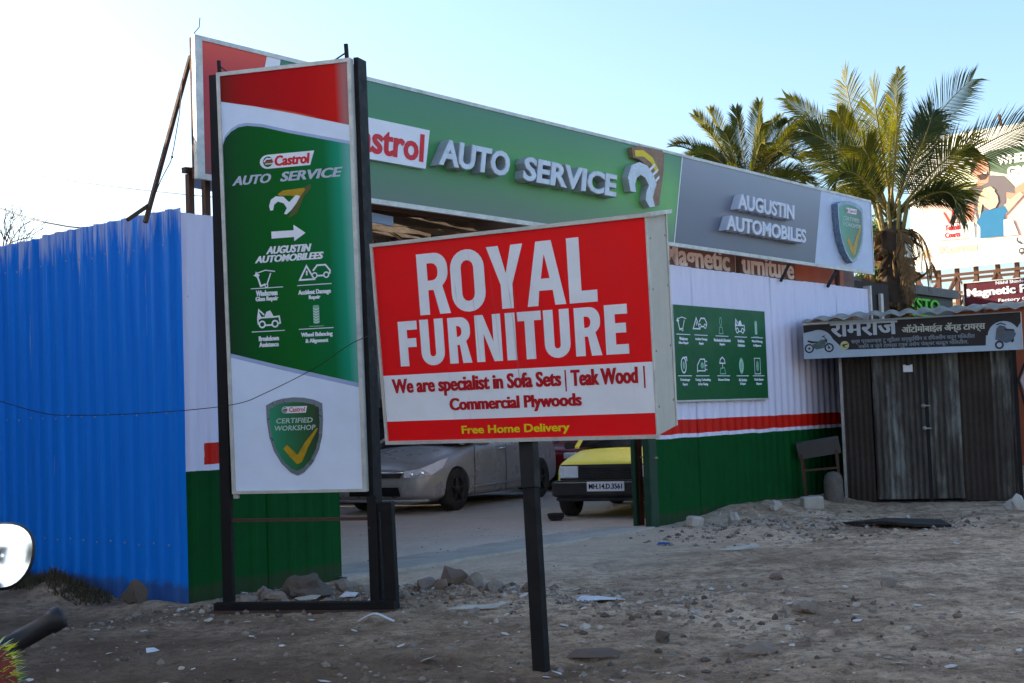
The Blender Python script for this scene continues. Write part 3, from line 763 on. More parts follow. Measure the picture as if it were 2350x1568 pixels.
mb.shape(rect(1.204, .260, 1.213, .380), z=.003)
text(mb, 'Teak Wood', 1.240, .288, 1.640, .378, .003, .022, extra=.0075, copies=3); mb.shape(rect(1.672, .260, 1.681, .380), z=.003)
text(mb, 'Commercial Plywoods', .450, .156, 1.300, .250, .003, .022, extra=.0075, copies=3)
mb.build('dark_red_lettering', M['rsdred'], rs, shear=SH)
mb = MB(); text(mb, 'Free Home Delivery', .520, .024, 1.215, .085, .002, .018, extra=.003); mb.build('yellow_lettering', M['rsyel'], rs, shear=SH)
# post: leaves the ground in front of the board's underside
inv = RM.inverted()
pb_, pt_ = Vector((.100, 7.20, -.10)), Vector((.066, 7.50, 1.60))
a_, b_ = inv @ pb_, inv @ pt_
MB().bar(a_, b_, .078, .06, roll=.0).build('post', mat('black_tar_post', (.008, .008, .009), .7, 0, .35, 9, dirt_col=(.035,.03,.028,1), bmp=.4, bscale=30, spec=.15), rs)
MB().bar(inv @ Vector((.078, 7.385, .98)), inv @ Vector((.072, 7.44, 1.28)), .088, .068).build('bracket', M['black'], rs)

# ================================================================== PYLON SIGN
PM = frame_matrix((-2.106, 9.72, .877), (.965, -.264, 0), (-.023, -.063, .998))
py = empty('pylon_sign', PM, label='tall green and white pylon sign pointing to the workshop on a black steel frame', cat='sign')
PS = .018
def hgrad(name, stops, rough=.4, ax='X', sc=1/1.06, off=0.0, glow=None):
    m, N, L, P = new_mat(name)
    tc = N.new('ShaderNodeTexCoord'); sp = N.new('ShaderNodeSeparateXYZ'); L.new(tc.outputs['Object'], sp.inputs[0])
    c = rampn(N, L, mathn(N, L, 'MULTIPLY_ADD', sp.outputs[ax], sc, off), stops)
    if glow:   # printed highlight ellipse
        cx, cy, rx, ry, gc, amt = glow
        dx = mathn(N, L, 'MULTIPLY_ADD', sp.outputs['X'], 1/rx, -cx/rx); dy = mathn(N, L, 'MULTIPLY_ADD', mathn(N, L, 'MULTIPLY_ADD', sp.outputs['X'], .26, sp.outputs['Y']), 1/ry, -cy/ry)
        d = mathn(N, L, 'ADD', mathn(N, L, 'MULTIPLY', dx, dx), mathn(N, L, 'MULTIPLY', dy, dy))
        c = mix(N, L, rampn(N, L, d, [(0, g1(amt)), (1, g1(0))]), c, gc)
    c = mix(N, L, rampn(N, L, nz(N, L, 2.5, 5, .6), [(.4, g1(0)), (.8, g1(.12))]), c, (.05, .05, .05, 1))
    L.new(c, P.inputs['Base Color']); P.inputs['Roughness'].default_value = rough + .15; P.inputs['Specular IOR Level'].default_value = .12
    return m
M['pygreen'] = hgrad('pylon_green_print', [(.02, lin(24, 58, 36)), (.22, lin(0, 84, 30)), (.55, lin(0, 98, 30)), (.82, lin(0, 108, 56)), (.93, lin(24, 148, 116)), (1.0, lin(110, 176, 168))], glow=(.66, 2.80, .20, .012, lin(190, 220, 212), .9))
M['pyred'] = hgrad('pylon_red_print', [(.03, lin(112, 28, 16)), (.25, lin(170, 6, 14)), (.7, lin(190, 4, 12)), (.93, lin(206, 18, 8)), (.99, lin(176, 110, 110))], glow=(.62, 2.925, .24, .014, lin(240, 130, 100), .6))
M['pywhite'] = hgrad('pylon_white_print', [(0, lin(216, 228, 250)), (1, lin(224, 234, 252))])
M['pyedge'] = mat('soft_blue_grey_print', lin(160, 176, 214), .4, dirt=.04)
MB().box((.53, 1.553, -.025), (1.062, 3.11, .045)).build('front_panel', M['alu'], py, shear=PS)
in0, in1, jn0, jn1 = .028, 1.035, .022, 3.082
MB().shape(rect(in0, jn0, in1, jn1), z=.0).build('white_print', M['pywhite'], py, shear=PS)
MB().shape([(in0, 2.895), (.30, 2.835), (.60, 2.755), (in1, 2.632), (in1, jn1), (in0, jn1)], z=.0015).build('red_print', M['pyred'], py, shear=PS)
gtop = [(.03, 2.575), (.055, 2.628), (.10, 2.668), (.16, 2.695), (.23, 2.700), (.35, 2.680), (.56, 2.618), (in1, 2.495)]
gpoly = [(in0, 1.040), (.42, .935), (in1, .782)] + gtop[::-1]
MB().shape([(in0, 1.010), (.42, .905), (in1, .750)] + [(x, y+.022) for x, y in gtop][::-1], z=.001).build('edge_print', M['pyedge'], py, shear=PS)
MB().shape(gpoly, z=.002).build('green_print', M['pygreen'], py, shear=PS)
z_ = .004
mb = MB(); mb.shape([(.74-.02, 2.372), (.755, 2.474)] + arc(.385, 2.423, .062, 90, 270, 8, ry=.051), z=z_)
roundel(mb, .388, 2.423, .046, z_+.001, 2, 0, 1)
text(mb, 'Castrol', .436, 2.386, .720, 2.462, z_+.001, .024, slant=.12, extra=.006, mi=1); mb.build('brand_lettering', logo_mats, py, shear=PS)
M['silverp'] = mat('silver_letter_print', lin(180, 188, 206), .4, dirt=.1)
mb = MB(); text(mb, 'AUTO', .093, 2.270, .420, 2.338, z_, .02, slant=.35, extra=.006); mb.build('silver_lettering', [M['silverp']], py, shear=PS); mb = MB(); text(mb, 'SERVICE', .476, 2.270, .972, 2.340, z_, .02, slant=.35, extra=.006)
mb.build('silver_lettering', [M['silverp']], py, shear=PS)
mb = MB(); q = [(.392,2.066),(.384,2.10),(.400,2.145),(.440,2.168),(.500,2.160),(.530,2.130),(.545,2.118),(.600,2.165),(.632,2.155),(.600,2.105),(.560,2.060),(.520,2.030),(.500,2.035),(.524,2.075),(.500,2.112),(.455,2.128),(.425,2.108),(.415,2.068)]
mb.shape(q, z=z_, mi=0); mb.shape([(.455,2.182),(.50,2.205),(.66,2.212),(.675,2.20),(.645,2.165),(.60,2.10),(.56,2.09),(.60,2.15),(.55,2.165),(.47,2.168)], z=z_-.0007, mi=1)
mb.shape([(.60,2.19),(.72,2.235),(.715,2.205),(.66,2.15),(.60,2.03),(.53,2.0),(.58,2.08),(.62,2.14)], z=z_-.0011, mi=2)
mb.build('spanner_print', [M['white'], M['goldtick'], mat('brown_fist_print', lin(92, 92, 40), .5, 0, .5, 25)], py, shear=PS)
mb = MB(); mb.shape([(.394,1.862),(.394,1.914),(.571,1.911),(.571,1.951),(.664,1.886),(.573,1.832),(.572,1.862)], z=z_); mb.build('arrow', [M['white']], py, shear=PS)
mb = MB(); text(mb, 'AUGUSTIN', .343, 1.750, .708, 1.806, z_, .024, slant=.3, extra=.006); text(mb, 'AUTOMOBILEES', .252, 1.690, .803, 1.742, z_, .024, slant=.3, extra=.006); mb.build('white_lettering', [M['white']], py, shear=PS)

def svc(mb, kind, cx, cy, s, z):
    """line icons, about s wide"""
    T = lambda l: [(cx+a*s, cy+b*s) for a, b in l]; w = .05*s
    if kind == 'windscreen':
        mb.ribbon(T([(-.38,.22),(0,.32),(.4,.25)]), w*.8, z); mb.ribbon(T([(-.38,.22),(-.22,-.28),(-.02,-.22)]), w*1.4, z+.0003); mb.ribbon(T([(.05,-.22),(.22,.2)]), w, z+.0003); mb.ringp((cx+.02*s, cy-.28*s), .06*s, w*.7, z, 12)
        mb.shape(T([(-.52,.14),(-.44,.18),(-.40,.30),(-.34,.2),(-.24,.16),(-.34,.02),(-.42,.1)]), z=z+.0006)
    if kind == 'accident':
        mb.ribbon(T([(-.62,-.2),(-.32,.32),(-.02,-.2)]), w*1.3, z, True); mb.ribbon(T([(-.32,.14),(-.32,-.04)]), w*1.3, z)
        mb.ribbon(T([(-.06,.12),(.12,.32),(.46,.32),(.64,.1),(.62,-.04)]), w*1.3, z+.0003); mb.ribbon(T([(.08,-.08),(.36,-.08)]), w*1.3, z); mb.ringp((cx+.48*s, cy-.06*s), .1*s, w, z, 14); mb.ringp((cx-.0*s, cy-.06*s), .1*s, w, z, 14)
    if kind == 'breakdown':
        mb.ribbon(T([(-.42,-.18),(-.44,.02),(-.3,.08),(.22,.08),(.46,.1),(.5,-.16),(.42,-.18)]), w*1.2, z); mb.shape(T([(-.16,.1),(-.06,.3),(.1,.34),(.24,.1)]), z=z+.0004); mb.ribbon(T([(-.44,.06),(-.38,.38),(-.16,.18)]), w*1.2, z+.0003); mb.shape(T([(-.46,.06),(-.36,.26),(-.26,.06)]), z=z+.0007)
        for a in (-.26, .28): mb.ringp((cx+a*s, cy-.18*s), .12*s, w*1.2, z+.0006, 14)
        mb.ribbon(T([(-.12,-.22),(.14,-.22)]), w*1.2, z)
    if kind == 'tyre':
        mb.shape(T([(-.10,-.34),(.12,-.34),(.14,-.28),(.14,.3),(.12,.36),(-.10,.36),(-.12,.3),(-.12,-.28)]), z=z, mi=1)
        for k in range(6): mb.ribbon(T([(-.1,-.26+.1*k),(.01,-.32+.1*k),(.12,-.26+.1*k)]), w*.5, z+.0005)
        mb.ribbon(T([(-.3,-.44),(.3,-.44)]), w*.6, z, mi=1)
    if kind == 'person':
        mb.ringp((cx, cy+.22*s), .1*s, w, z, 12, 1, ry=.2*s); mb.ribbon(T([(-.2,-.38),(-.12,-.06),(.12,-.06),(.2,-.38)]), w, z, True, 1)
    if kind == 'turbo':
        mb.ringp((cx, cy), .22*s, w*1.4, z, 16, ry=.36*s); mb.disc((cx, cy), .1*s, z+.0004, 12, 1, ry=.2*s); mb.ribbon(T([(0,.36),(.28,.38),(.3,.2)]), w*1.4, z+.0003)
    if kind == 'engine':
        mb.ribbon(T([(-.4,-.3),(-.38,0),(-.1,.3),(.3,.3),(.32,-.26),(-.3,-.26)]), w*1.2, z, True); mb.disc((cx+.06*s, cy), .16*s, z+.0004, 10, 1)
        for k in range(3): mb.ribbon(T([(.34,.2-.2*k),(.52,.2-.2*k)]), w, z)
    if kind == 'umbrella':
        mb.ribbon(T([(-.26,.12),(-.2,.3),(0,.42),(.2,.3),(.26,.12)]), w*1.2, z, True); mb.ribbon(T([(0,.12),(0,-.1)]), w, z); mb.ribbon(T([(-.26,-.4),(-.2,-.14),(.18,-.1),(.28,-.4)]), w*1.2, z, True, 1)
    if kind == 'disc': mb.disc((cx, cy), .24*s, z, 16, 1, ry=.42*s); mb.ringp((cx, cy), .16*s, w*.7, z+.0004, 14, 0, ry=.3*s)
    if kind == 'frame': mb.ribbon(T([(-.3,-.4),(.3,-.4),(.3,.4),(-.3,.4)]), w*.8, z, True); mb.disc((cx, cy), .14*s, z, 12, 1, ry=.28*s)
    if kind == 'engineb': svc(mb, 'breakdown', cx, cy, s, z)
M['softw'] = mat('half_tone_white_print', lin(124, 178, 150), .45, dirt=.03)
for kind, cx, cy, l0, l1, ly, lines in (('windscreen', .335, 1.575, .212, .470, 1.506, (('Windscreen', .252, .425, 1.448, 1.490), ('Glass Repair', .247, .430, 1.402, 1.445))),
       ('accident', .722, 1.585, .583, .852, 1.508, (('Accident Damage', .588, .846, 1.430, 1.474), ('Repair', .670, .762, 1.396, 1.432))),
       ('breakdown', .343, 1.275, .208, .472, 1.189, (('Breakdown', .261, .423, 1.118, 1.155), ('Assistance', .262, .420, 1.075, 1.110))),
       ('tyre', .722, 1.290, .583, .855, 1.190, (('Wheel Balancing', .598, .846, 1.124, 1.164), ('& Alignment', .631, .811, 1.080, 1.118)))):
    mb = MB(); svc(mb, kind, cx, cy, .19, z_); mb.build('service_icon', [M['white'], M['softw']], py, shear=PS)
    mb = MB(); mb.shape(rect(l0, ly-.003, l1, ly+.003), z=z_)
    for t_, a, b, c_, d_ in lines: text(mb, t_, a, c_, b, d_, z_, .024, extra=.004)
    mb.build('white_lettering', [M['white']], py, shear=PS)
shield(py, .532, .412, .445, .572, 0, .004)
fr = MB()
for a, b, c_, d_ in ((0, 0, 1.062, jn0), (0, jn1, 1.062, 3.11), (0, jn0, in0, jn1), (in1, jn0, 1.062, jn1)): fr.box(((a+c_)/2, (b+d_)/2, .004), (c_-a, d_-b, .012))
fr.build('panel_frame', M['alu'], py, shear=PS)
MB().box((.53, 1.56, -.245), (1.062, 3.10, .06)).build('rear_panel', mat('pale_blue_panel', lin(150, 170, 205), .5, 0, .2, 3), py, shear=PS)
MB().box((-.067, 1.09, -.03), (.078, 4.02, .05)).build('leg', M['black'], py, shear=PS+.013)
MB().box((1.080, 1.10, -.13), (.034, 4.04, .165)).build('leg', M['black'], py, shear=PS)
MB().box((1.092, -.47, -.03), (.070, .86, .05)).build('leg', M['black'], py, shear=PS)
MB().box((1.190, -.50, -.06), (.085, .83, .07)).build('stub_leg', M['black'], py)
MB().box((1.155, -.12, -.05), (.15, .06, .06)).build('stub_joint', M['black'], py)
MB().bar((-.18, -.835, .02), (1.245, -.815, .02), .06, .06).build('bottom_bar', M['black'], py)
MB().bar((-.20, -.868, .05), (1.255, -.85, .05), .02, .07).build('base_flange', M['rust'], py)
MB().bar((-.05, -.200, -.03), (1.09, -.200, -.03), .022, .022).build('cross_bar', M['rust'], py)
MB().bar((1.060, -.2, -.02), (1.062, -.27, -.01), .014).build('hook', M['rust'], py)
MB().box((.02, -.02, -.02), (.035, .03, .03)).build('clip', M['alu'], py)
MB().bar((.03, 3.05, -.1), (.028, 3.222, -.1), .022).bar((.035, 3.18, -.1), (.13, 3.10, -.1), .008).build('top_spike', M['black'], py)
MB().bar((1.066, 3.05, -.06), (1.063, 3.226, -.06), .024).bar((1.06, 3.164, -.06), (.95, 3.11, -.06), .009).build('top_spike', M['black'], py)

# thin cable slung low in front of the pylon
pts = [(-4.1, 8.6, 1.86), (-3.27, 8.75, 1.545), (-2.95, 8.85, 1.49), (-2.35, 8.95, 1.495), (-1.92, 9.0, 1.53), (-1.72, 9.05, 1.60), (-1.38, 9.08, 1.76), (-1.12, 8.9, 1.90), (-.92, 8.4, 1.93), (-.77, 7.86, 1.92)]
def spline(p, n=6):
    p = [Vector(q) for q in p]; out = []
    for i in range(len(p)-1):
        a, b, c, d = p[max(i-1,0)], p[i], p[i+1], p[min(i+2,len(p)-1)]
        for k in range(n):
            t = k/n; out.append(.5*((2*b)+(c-a)*t+(2*a-5*b+4*c-d)*t*t+(3*b-a-3*c+d)*t**3))
    return out + [p[-1]]
o = MB().tube(spline(pts), .003, 5).build('slack_cable', M['black']); tag(o, 'thin slack cable hanging across the blue fence and pylon to the red sign', 'cable')

# ================================================================== GREEN SERVICE BOARD ON THE STRIPED WALL
gb = empty('service_board', WM @ Matrix.Translation((0, 0, .05)), label='square green board of white service icons fixed to the striped wall', cat='signboard')
M['gbg'] = mat('board_green_print', lin(14, 88, 44), .5, 0, .15, 1.5, dirt_col=lin(10, 60, 44))
MB().box((1.785, 2.072, -.02), (2.33, 1.175, .035)).build('board', M['gbg'], gb)
MB().box((1.785, 1.478, -.012), (2.33, .022, .055)).box((.615, 2.072, -.012), (.012, 1.18, .05)).build('board_edge', M['alu'], gb)
cols = [(.85, .16, .16), (1.27, .16, .16), (1.785, .16, .16), (2.27, .15, .15), (2.70, .16, .16)]
svr = [('windscreen', 'accident', 'person', 'breakdown', 'tyre'), ('turbo', 'engine', 'umbrella', 'disc', 'frame')]
txt = [(('Windscreen', 'Glass Repair'), ('Accident Damage', 'Repair'), ('Mechanical & Electrical', 'Repairs'), ('Breakdown', 'Assistance'), ('Wheel Balancing', '& Alignment')),
       (('Turbocharger', 'Expert'), ('Tuning, Carbonising', '& Car Tuning'), ('Monsoon Checkup',), ('Air Service', '& Repair'), ('Clutch System', 'Aligment'))]
for r_ in range(2):
    ly = 2.298 if r_ == 0 else 1.788
    for k, (cx, a, b) in enumerate(cols):
        mb = MB(); svc(mb, svr[r_][k], cx - .02, ly + .13, .26, .001); mb.build('service_icon', [M['white'], M['softw']], gb)
        mb = MB(); mb.shape(rect(cx-.16, ly-.005, cx+.16, ly+.005), z=.001)
        for j, t_ in enumerate(txt[r_][k]):
            wdt = min(.42, .0195*len(t_)); text(mb, t_, cx-wdt/2, ly-.073-.055*j, cx+wdt/2, ly-.033-.055*j, .001, .022, extra=.006, res=2)
        mb.build('white_lettering', [M['white']], gb)

# ================================================================== SHEET-METAL REPAIR SHACK
KO = Vector((4.56, 18.30, 0)); KE = Vector((.958, -.285, 0)).normalized()
KM = frame_matrix(KO, KE)
sh = empty('repair_shack', KM, label='small dark shack of weathered corrugated sheet with a closed double door', cat='shack')
m, N, L, P = new_mat('weathered_zinc')
tc = N.new('ShaderNodeTexCoord')
c = rampn(N, L, nz(N, L, 1.0, 6, .7, stretch=(2.2, .35, 2)), [(.38, lin(46, 41, 36)), (.50, lin(72, 68, 62)), (.64, lin(134, 138, 136))])
c = mix(N, L, rampn(N, L, nz(N, L, 6, 5, .7, stretch=(1, .4, 1)), [(.45, g1(0)), (.7, g1(.7))]), c, lin(36, 30, 28))
L.new(c, P.inputs['Base Color']); P.inputs['Roughness'].default_value = .6; P.inputs['Metallic'].default_value = .3
bump(N, L, nz(N, L, 30, 3), P, .2, .01)
M['zinc'] = m
M['zincdark'] = mat('tarred_zinc', lin(56, 48, 42), .85, .1, .6, 2.0, dirt_col=lin(86, 78, 72), bmp=.2)
def corr(x, per=.076, d=.011): return d*math.sin(x/per*2*math.pi)
def panel(parent, name, x0, x1, y0, y1, z, mt, step=.012, bend=.0):
    n = int((x1-x0)/step); rows = 5; v = []; f = []
    for j in range(rows):
        for i in range(n+1):
            x = x0+(x1-x0)*i/n; y = y0+(y1-y0)*j/(rows-1)
            v.append((x + .01*noise.noise(Vector((0, y*2, x0))), y, z + corr(x) + bend*noise.noise(Vector((x*2, y*1.5, x0)))))
    for j in range(rows-1):
        for i in range(n): f.append((j*(n+1)+i, j*(n+1)+i+1, (j+1)*(n+1)+i+1, (j+1)*(n+1)+i))
    return MB().add(v, f, 0, True).build(name, mt, parent)
panel(sh, 'wall_sheet', .04, .42, .02, 2.35, 0, M['zincdark'], bend=.02)
panel(sh, 'door', .44, 1.12, .04, 2.02, .035, M['zinc'], bend=.012)
panel(sh, 'door', 1.17, 1.58, .04, 2.02, .025, M['zinc'], bend=.012)
panel(sh, 'wall_sheet', 1.56, 2.0, .0, 2.35, .0, M['zincdark'], bend=.02)
panel(sh, 'wall_sheet', 1.94, 2.28, .0, 2.35, -.012, M['zinc'], bend=.03)
MB().box((.02, 1.2, .0), (.04, 2.4, .07)).build('corner_post', M['steel'], sh)
MB().box((1.145, 1.02, .0), (.05, 2.05, .06)).build('door_post', M['black'], sh)
MB().box((2.30, 1.1, .01), (.05, 2.4, .08)).build('corner_post', M['black'], sh)
MB().box((1.15, -.02, -.02), (2.35, .07, .12)).build('sill', M['black'], sh)
for yy in (1.31, 1.0):
    MB().lathe([(.0, .02), (.025, .014), (.032, 0), (.03, -.02)], 12, (1.10, yy, .075), 'Z').box((1.145, yy+.0, .06), (.09, .018, .012)).build('latch', M['steel'], sh)
MB().shape(rect(.885, 1.80, .96, 1.87), z=.062).build('paper_label', M['white'], sh)
MB().shape([(.86,1.78),(.985,1.78),(.985,1.88),(.955,1.88),(.94,1.83),(.905,1.83),(.895,1.88),(.86,1.88)], z=.064).build('paper_label', M['white'], sh)
# side and rear
for xx in (.0, 2.32):
    n = 24; v = []
    for j in (0, 1):
        for i in range(n+1): v.append((xx + .01*math.sin(i*1.3), .0 + 2.38*j, -1.9*i/n))
    MB().add(v, [(i, i+1, n+1+i+1, n+1+i) for i in range(n)], 0, True).build('side_sheet', M['zincdark'], sh)
MB().box((1.16, 1.2, -1.92), (2.34, 2.4, .03)).build('rear_sheet', M['zincdark'], sh)
# roof: big-wave sheets, front edge hanging over the board
v = []; f = []; n = 150; rows = 6
for j in range(rows):
    for i in range(n+1):
        x = -.42 + 3.5*i/n; u = j/(rows-1)
        w = (.5+.5*math.cos(x/.243*2*math.pi))
        v.append((x, 2.515 + .045*w**.6 + .02*noise.noise(Vector((x, u, 3))) + .24*u + .03*x/2.4, .52 - 2.75*u))
for j in range(rows-1):
    for i in range(n): f.append((j*(n+1)+i, j*(n+1)+i+1, (j+1)*(n+1)+i+1, (j+1)*(n+1)+i))
rf = MB().add(v, f, 0, True).build('roof', mat('bleached_asbestos_sheet', lin(160, 156, 146), .9, 0, .5, 3, bmp=.5, bscale=20, dirt_col=lin(70, 66, 60)), sh)
md = rf.modifiers.new('t', 'SOLIDIFY'); md.thickness = .012; applied(rf)

sb = empty('shack_signboard', KM @ Matrix.Translation((0, 0, .35)), label='faded black signboard in Devanagari with a motorcycle and a scooter picture above the shack door', cat='signboard')
M['bdark'] = mat('faded_black_print', lin(34, 32, 34), .55, 0, .3, 3, dirt_col=lin(62, 44, 44))
M['bwhite'] = mat('dull_white_print', lin(168, 182, 196), .55, 0, .15, 3)
x0_, x1_, yb_, yt_ = -.445, 2.395, 2.01, 2.515
MB().box(((x0_+x1_)/2, (yb_+yt_)/2, -.012), (x1_-x0_, yt_-yb_, .022)).build('board', M['bwhite'], sb)
mb = MB()
dark = [(.10, 2.115), (1.93, 2.085), (1.94, 2.22)] + arc(2.16, 2.2, .20, 175, 30, 10) + [(2.385, 2.38), (2.385, 2.505), (x0_+.008, 2.475), (x0_+.008, 2.37)] + arc(-.24, 2.20, .205, 110, 20, 8)
mb.shape(dark, z=.001); mb.build('dark_print', [M['bdark']], sb)
MB().box((-.27, 2.497, .004), (.33, .016, .006)).build('white_tape', M['white'], sb)
MB().box((2.388, 2.26, .004), (.012, .49, .012)).build('edge_strip', M['alu'], sb)
mb = MB(); text(mb, 'रामराज', -.075, 2.292, .815, 2.482, .003, .012, extra=.016, copies=3); mb.build('main_lettering', [mat('grey_white_print', lin(176, 184, 194), .5, 0, .1)], sb)
mb = MB(); text(mb, 'ऑटोमोबाईल अॅन्ड टायर्स', .868, 2.275, 1.938, 2.415, .003, .01, extra=.008); mb.build('main_lettering', [mat('buff_print', lin(182, 182, 168), .5, 0, .1)], sb)
M['dimp'] = mat('dim_print', lin(120, 128, 136), .5, 0, .1)
mb = MB(); text(mb, 'सर्व प्रकारच्या टु व्हीलर सर्व्हिसींग व रिपेअरींग करून मिळतील', .195, 2.176, 1.80, 2.262, .003, .008, extra=.004); mb.build('small_lettering', [M['dimp']], sb)
mb = MB(); text(mb, 'नविन व जुने टायर्स ट्युब तसेच पंक्चर काढून मिळतील.', .285, 2.105, 1.712, 2.186, .003, .008, extra=.004); mb.build('small_lettering', [M['dimp']], sb)
mb = MB(); mb.disc((.108, 2.175), .058, .003); mb.build('badge', [mat('cream_print', lin(190, 184, 130), .5, 0, .1)], sb)
mb = MB(); mb.shape([(.07,2.185),(.155,2.20),(.145,2.182),(.115,2.178),(.10,2.155),(.145,2.150),(.10,2.142),(.08,2.165)], z=.004); mb.build('badge_mark', [M['bdark']], sb)
def bike_print(cx, cy, s, flip=1):
    T = lambda l: [(cx+a*s*flip, cy+b*s) for a, b in l]
    mb = MB(); z = .004
    for a in (-.62, .62): mb.ringp((cx+a*s*flip, cy-.22*s), .25*s, .09*s, z, 20, 0); mb.disc((cx+a*s*flip, cy-.22*s), .07*s, z+.0004, 10, 0)
    mb.shape(T([(-.5,.0),(-.2,.12),(.15,.32),(.40,.30),(.44,.1),(.30,-.22),(-.15,-.3),(-.38,-.18)]), z=z+.0006, mi=1)
    mb.shape(T([(-.72,.22),(-.45,.10),(-.1,.14),(-.05,.20),(-.4,.24),(-.7,.32)]), z=z+.001, mi=0)
    mb.ribbon(T([(.62,-.22),(.40,.38),(.30,.52)]), .05*s, z+.0012, mi=0); mb.ribbon(T([(.20,.50),(.40,.56)]), .05*s, z+.0014, mi=0)
    mb.shape(T([(.36,.30),(.50,.34),(.54,.22),(.44,.14)]), z=z+.0016, mi=0)
    mb.build('motorcycle_print', [M['bdark'], mat('teal_grey_print', lin(74, 92, 92), .5, 0, .5, 20, dirt_col=lin(140, 150, 130))], sb)
bike_print(-.235, 2.20, .215)
T = lambda l: [(2.17+a*.19, 2.205+b*.19) for a, b in l]
mb = MB(); z = .004
mb.ringp((2.10, 2.085), .045, .022, z, 16, 0); mb.shape(T([(-.62,-.25),(-.50,.52),(-.28,.74),(.05,.66),(.20,.46),(.60,.40),(.76,.08),(.50,-.40),(.10,-.52),(-.20,-.40)]), z=z+.0006, mi=1)
mb.shape(T([(-.05,.50),(.62,.42),(.70,.30),(.1,.34)]), z=z+.001, mi=0); mb.shape(T([(-.50,-.05),(-.44,.44),(-.10,.40),(-.08,-.1)]), z=z+.0012, mi=2)
mb.ribbon(T([(-.50,.78),(-.20,.88),(.12,.74)]), .014, z+.001, mi=0); mb.shape(T([(.40,-.35),(.62,-.22),(.60,-.42),(.46,-.52)]), z=z+.001, mi=0)
mb.build('scooter_print', [M['bdark'], mat('slate_print', lin(82, 96, 112), .5, 0, .5, 25, dirt_col=lin(50, 54, 60)), mat('mud_print', lin(92, 88, 84), .5, 0, .4, 25)], sb)

# bench / work table and round-topped post stone beside the shack
bt = empty('work_bench', KM @ Matrix.Translation((0, 0, .15)), label='old tilted work bench with a plank top standing in the shade beside the shack', cat='bench')
MB().bar((-.60, .74, .12), (-.03, .82, .10), .22, .10, roll=.3).build('bench_top', mat('dusty_plank', lin(84, 82, 80), .9, 0, .4, 5), bt)
for a, b in (((-.55, .70, .15), (-.50, -.02, .15)), ((-.55, .70, -.15), (-.52, -.02, -.2)), ((-.08, .75, .12), (-.03, -.02, .1)), ((-.08, .75, -.15), (-.06, -.02, -.2))):
    MB().bar(a, b, .035).build('leg', M['rust'], bt)
MB().bar((-.53, .47, .14), (-.06, .50, .12), .03).build('stretcher', M['rust'], bt)
st = MB().lathe([(.13, -.02), (.13, .30), (.115, .37), (.07, .415), (.0, .43)], 20).build('boundary_stone', mat('old_bollard', lin(104, 98, 92), .95, 0, .5, 8, bmp=.6, bscale=30, dirt_col=lin(66, 60, 56)), None, KM @ Matrix.Translation((-.13, -.0, .42)) @ Matrix.Rotation(R(-90), 4, 'X'))
st.location.z = .03
tag(st, 'squat rounded concrete bollard stone in front of the work bench', 'bollard')

# leaning banner board and pole at the shack's far side
pb = empty('leaning_board', KM, label='pale board with faded pink flowers propped at the far side of the shack', cat='board')
MB().add([(2.36, 1.60, .05), (2.62, 2.25, -.1), (2.95, 2.2, -.1), (2.85, .85, .1), (2.55, .95, .12), (2.36, 1.60, .02), (2.62, 2.25, -.13), (2.95, 2.2, -.13), (2.85, .85, .07), (2.55, .95, .09)],
         [(0, 4, 3, 2, 1), (5, 6, 7, 8, 9), (0, 1, 6, 5), (1, 2, 7, 6), (2, 3, 8, 7), (3, 4, 9, 8), (4, 0, 5, 9)]).build('board', mat('blotched_pink_print', lin(186, 180, 182), .6, 0, .9, 7, dirt_col=lin(150, 70, 84)), pb)
MB().bar((2.33, 1.62, .1), (2.62, .02, .22), .03).bar((2.33, 1.62, .1), (2.66, 2.35, -.05), .03).build('prop_pole', M['black'], pb)

# ================================================================== CARS IN THE YARD
def car_body(parent, st, paint, arches, arch_r=.33, name='body', sub=2):
    """st: stations (x, half width, sill z, waist z, top z, crown, inner-width factor)"""
    rings = []
    for (x, w, z0, zw, zt, cr, fi) in st:
        rings.append([(x, 0, z0), (x, w*.55, z0), (x, w*.93, z0+.01), (x, w, z0+.12), (x, w*1.005, (z0+zw)/2+.04), (x, w*.985, zw), (x, w*fi, zt), (x, w*fi*.5, zt+cr*.8), (x, 0, zt+cr)])
    v = []; f = []; nr = len(rings[0])
    full = []
    for r in rings:
        rr = r + [(x, -y, z) for x, y, z in r[-2:0:-1]]; full.append(rr)
    m_ = len(full[0])
    for rr in full: v += rr
    for i in range(len(full)-1):
        for k in range(m_):
            f.append((i*m_+k, i*m_+(k+1) % m_, (i+1)*m_+(k+1) % m_, (i+1)*m_+k))
    f.append(tuple(range(m_))[::-1]); f.append(tuple((len(full)-1)*m_+k for k in range(m_)))
    o = MB().add(v, f, 0, True).build(name, paint, parent)
    o.data.update()
    bm = bmesh.new(); bm.from_mesh(o.data); bmesh.ops.recalc_face_normals(bm, faces=bm.faces); bm.to_mesh(o.data); bm.free()
    md = o.modifiers.new('s', 'SUBSURF'); md.levels = sub; md.render_levels = sub
    cut = MB()
    for ax in arches:
        for sy in (-1, 1): cut.lathe([(0, -.19), (arch_r, -.19), (arch_r, .19), (0, .19)], 32, (ax, sy*(st[len(st)//2][1]-.02), .31), 'Y', smooth=False)
    co = cut.build('cutter', None, None, parent.matrix_world)
    bm = bmesh.new(); bm.from_mesh(co.data); bmesh.ops.remove_doubles(bm, verts=bm.verts, dist=1e-5); bmesh.ops.recalc_face_normals(bm, faces=bm.faces); bm.to_mesh(co.data); bm.free()
    mb_ = o.modifiers.new('b', 'BOOLEAN'); mb_.object = co; mb_.operation = 'DIFFERENCE'; mb_.solver = 'EXACT'
    applied(o)
    bpy.data.objects.remove(co)
    for p in o.data.polygons: p.use_smooth = True
    o.data.set_sharp_from_angle(angle=R(38))
    return o
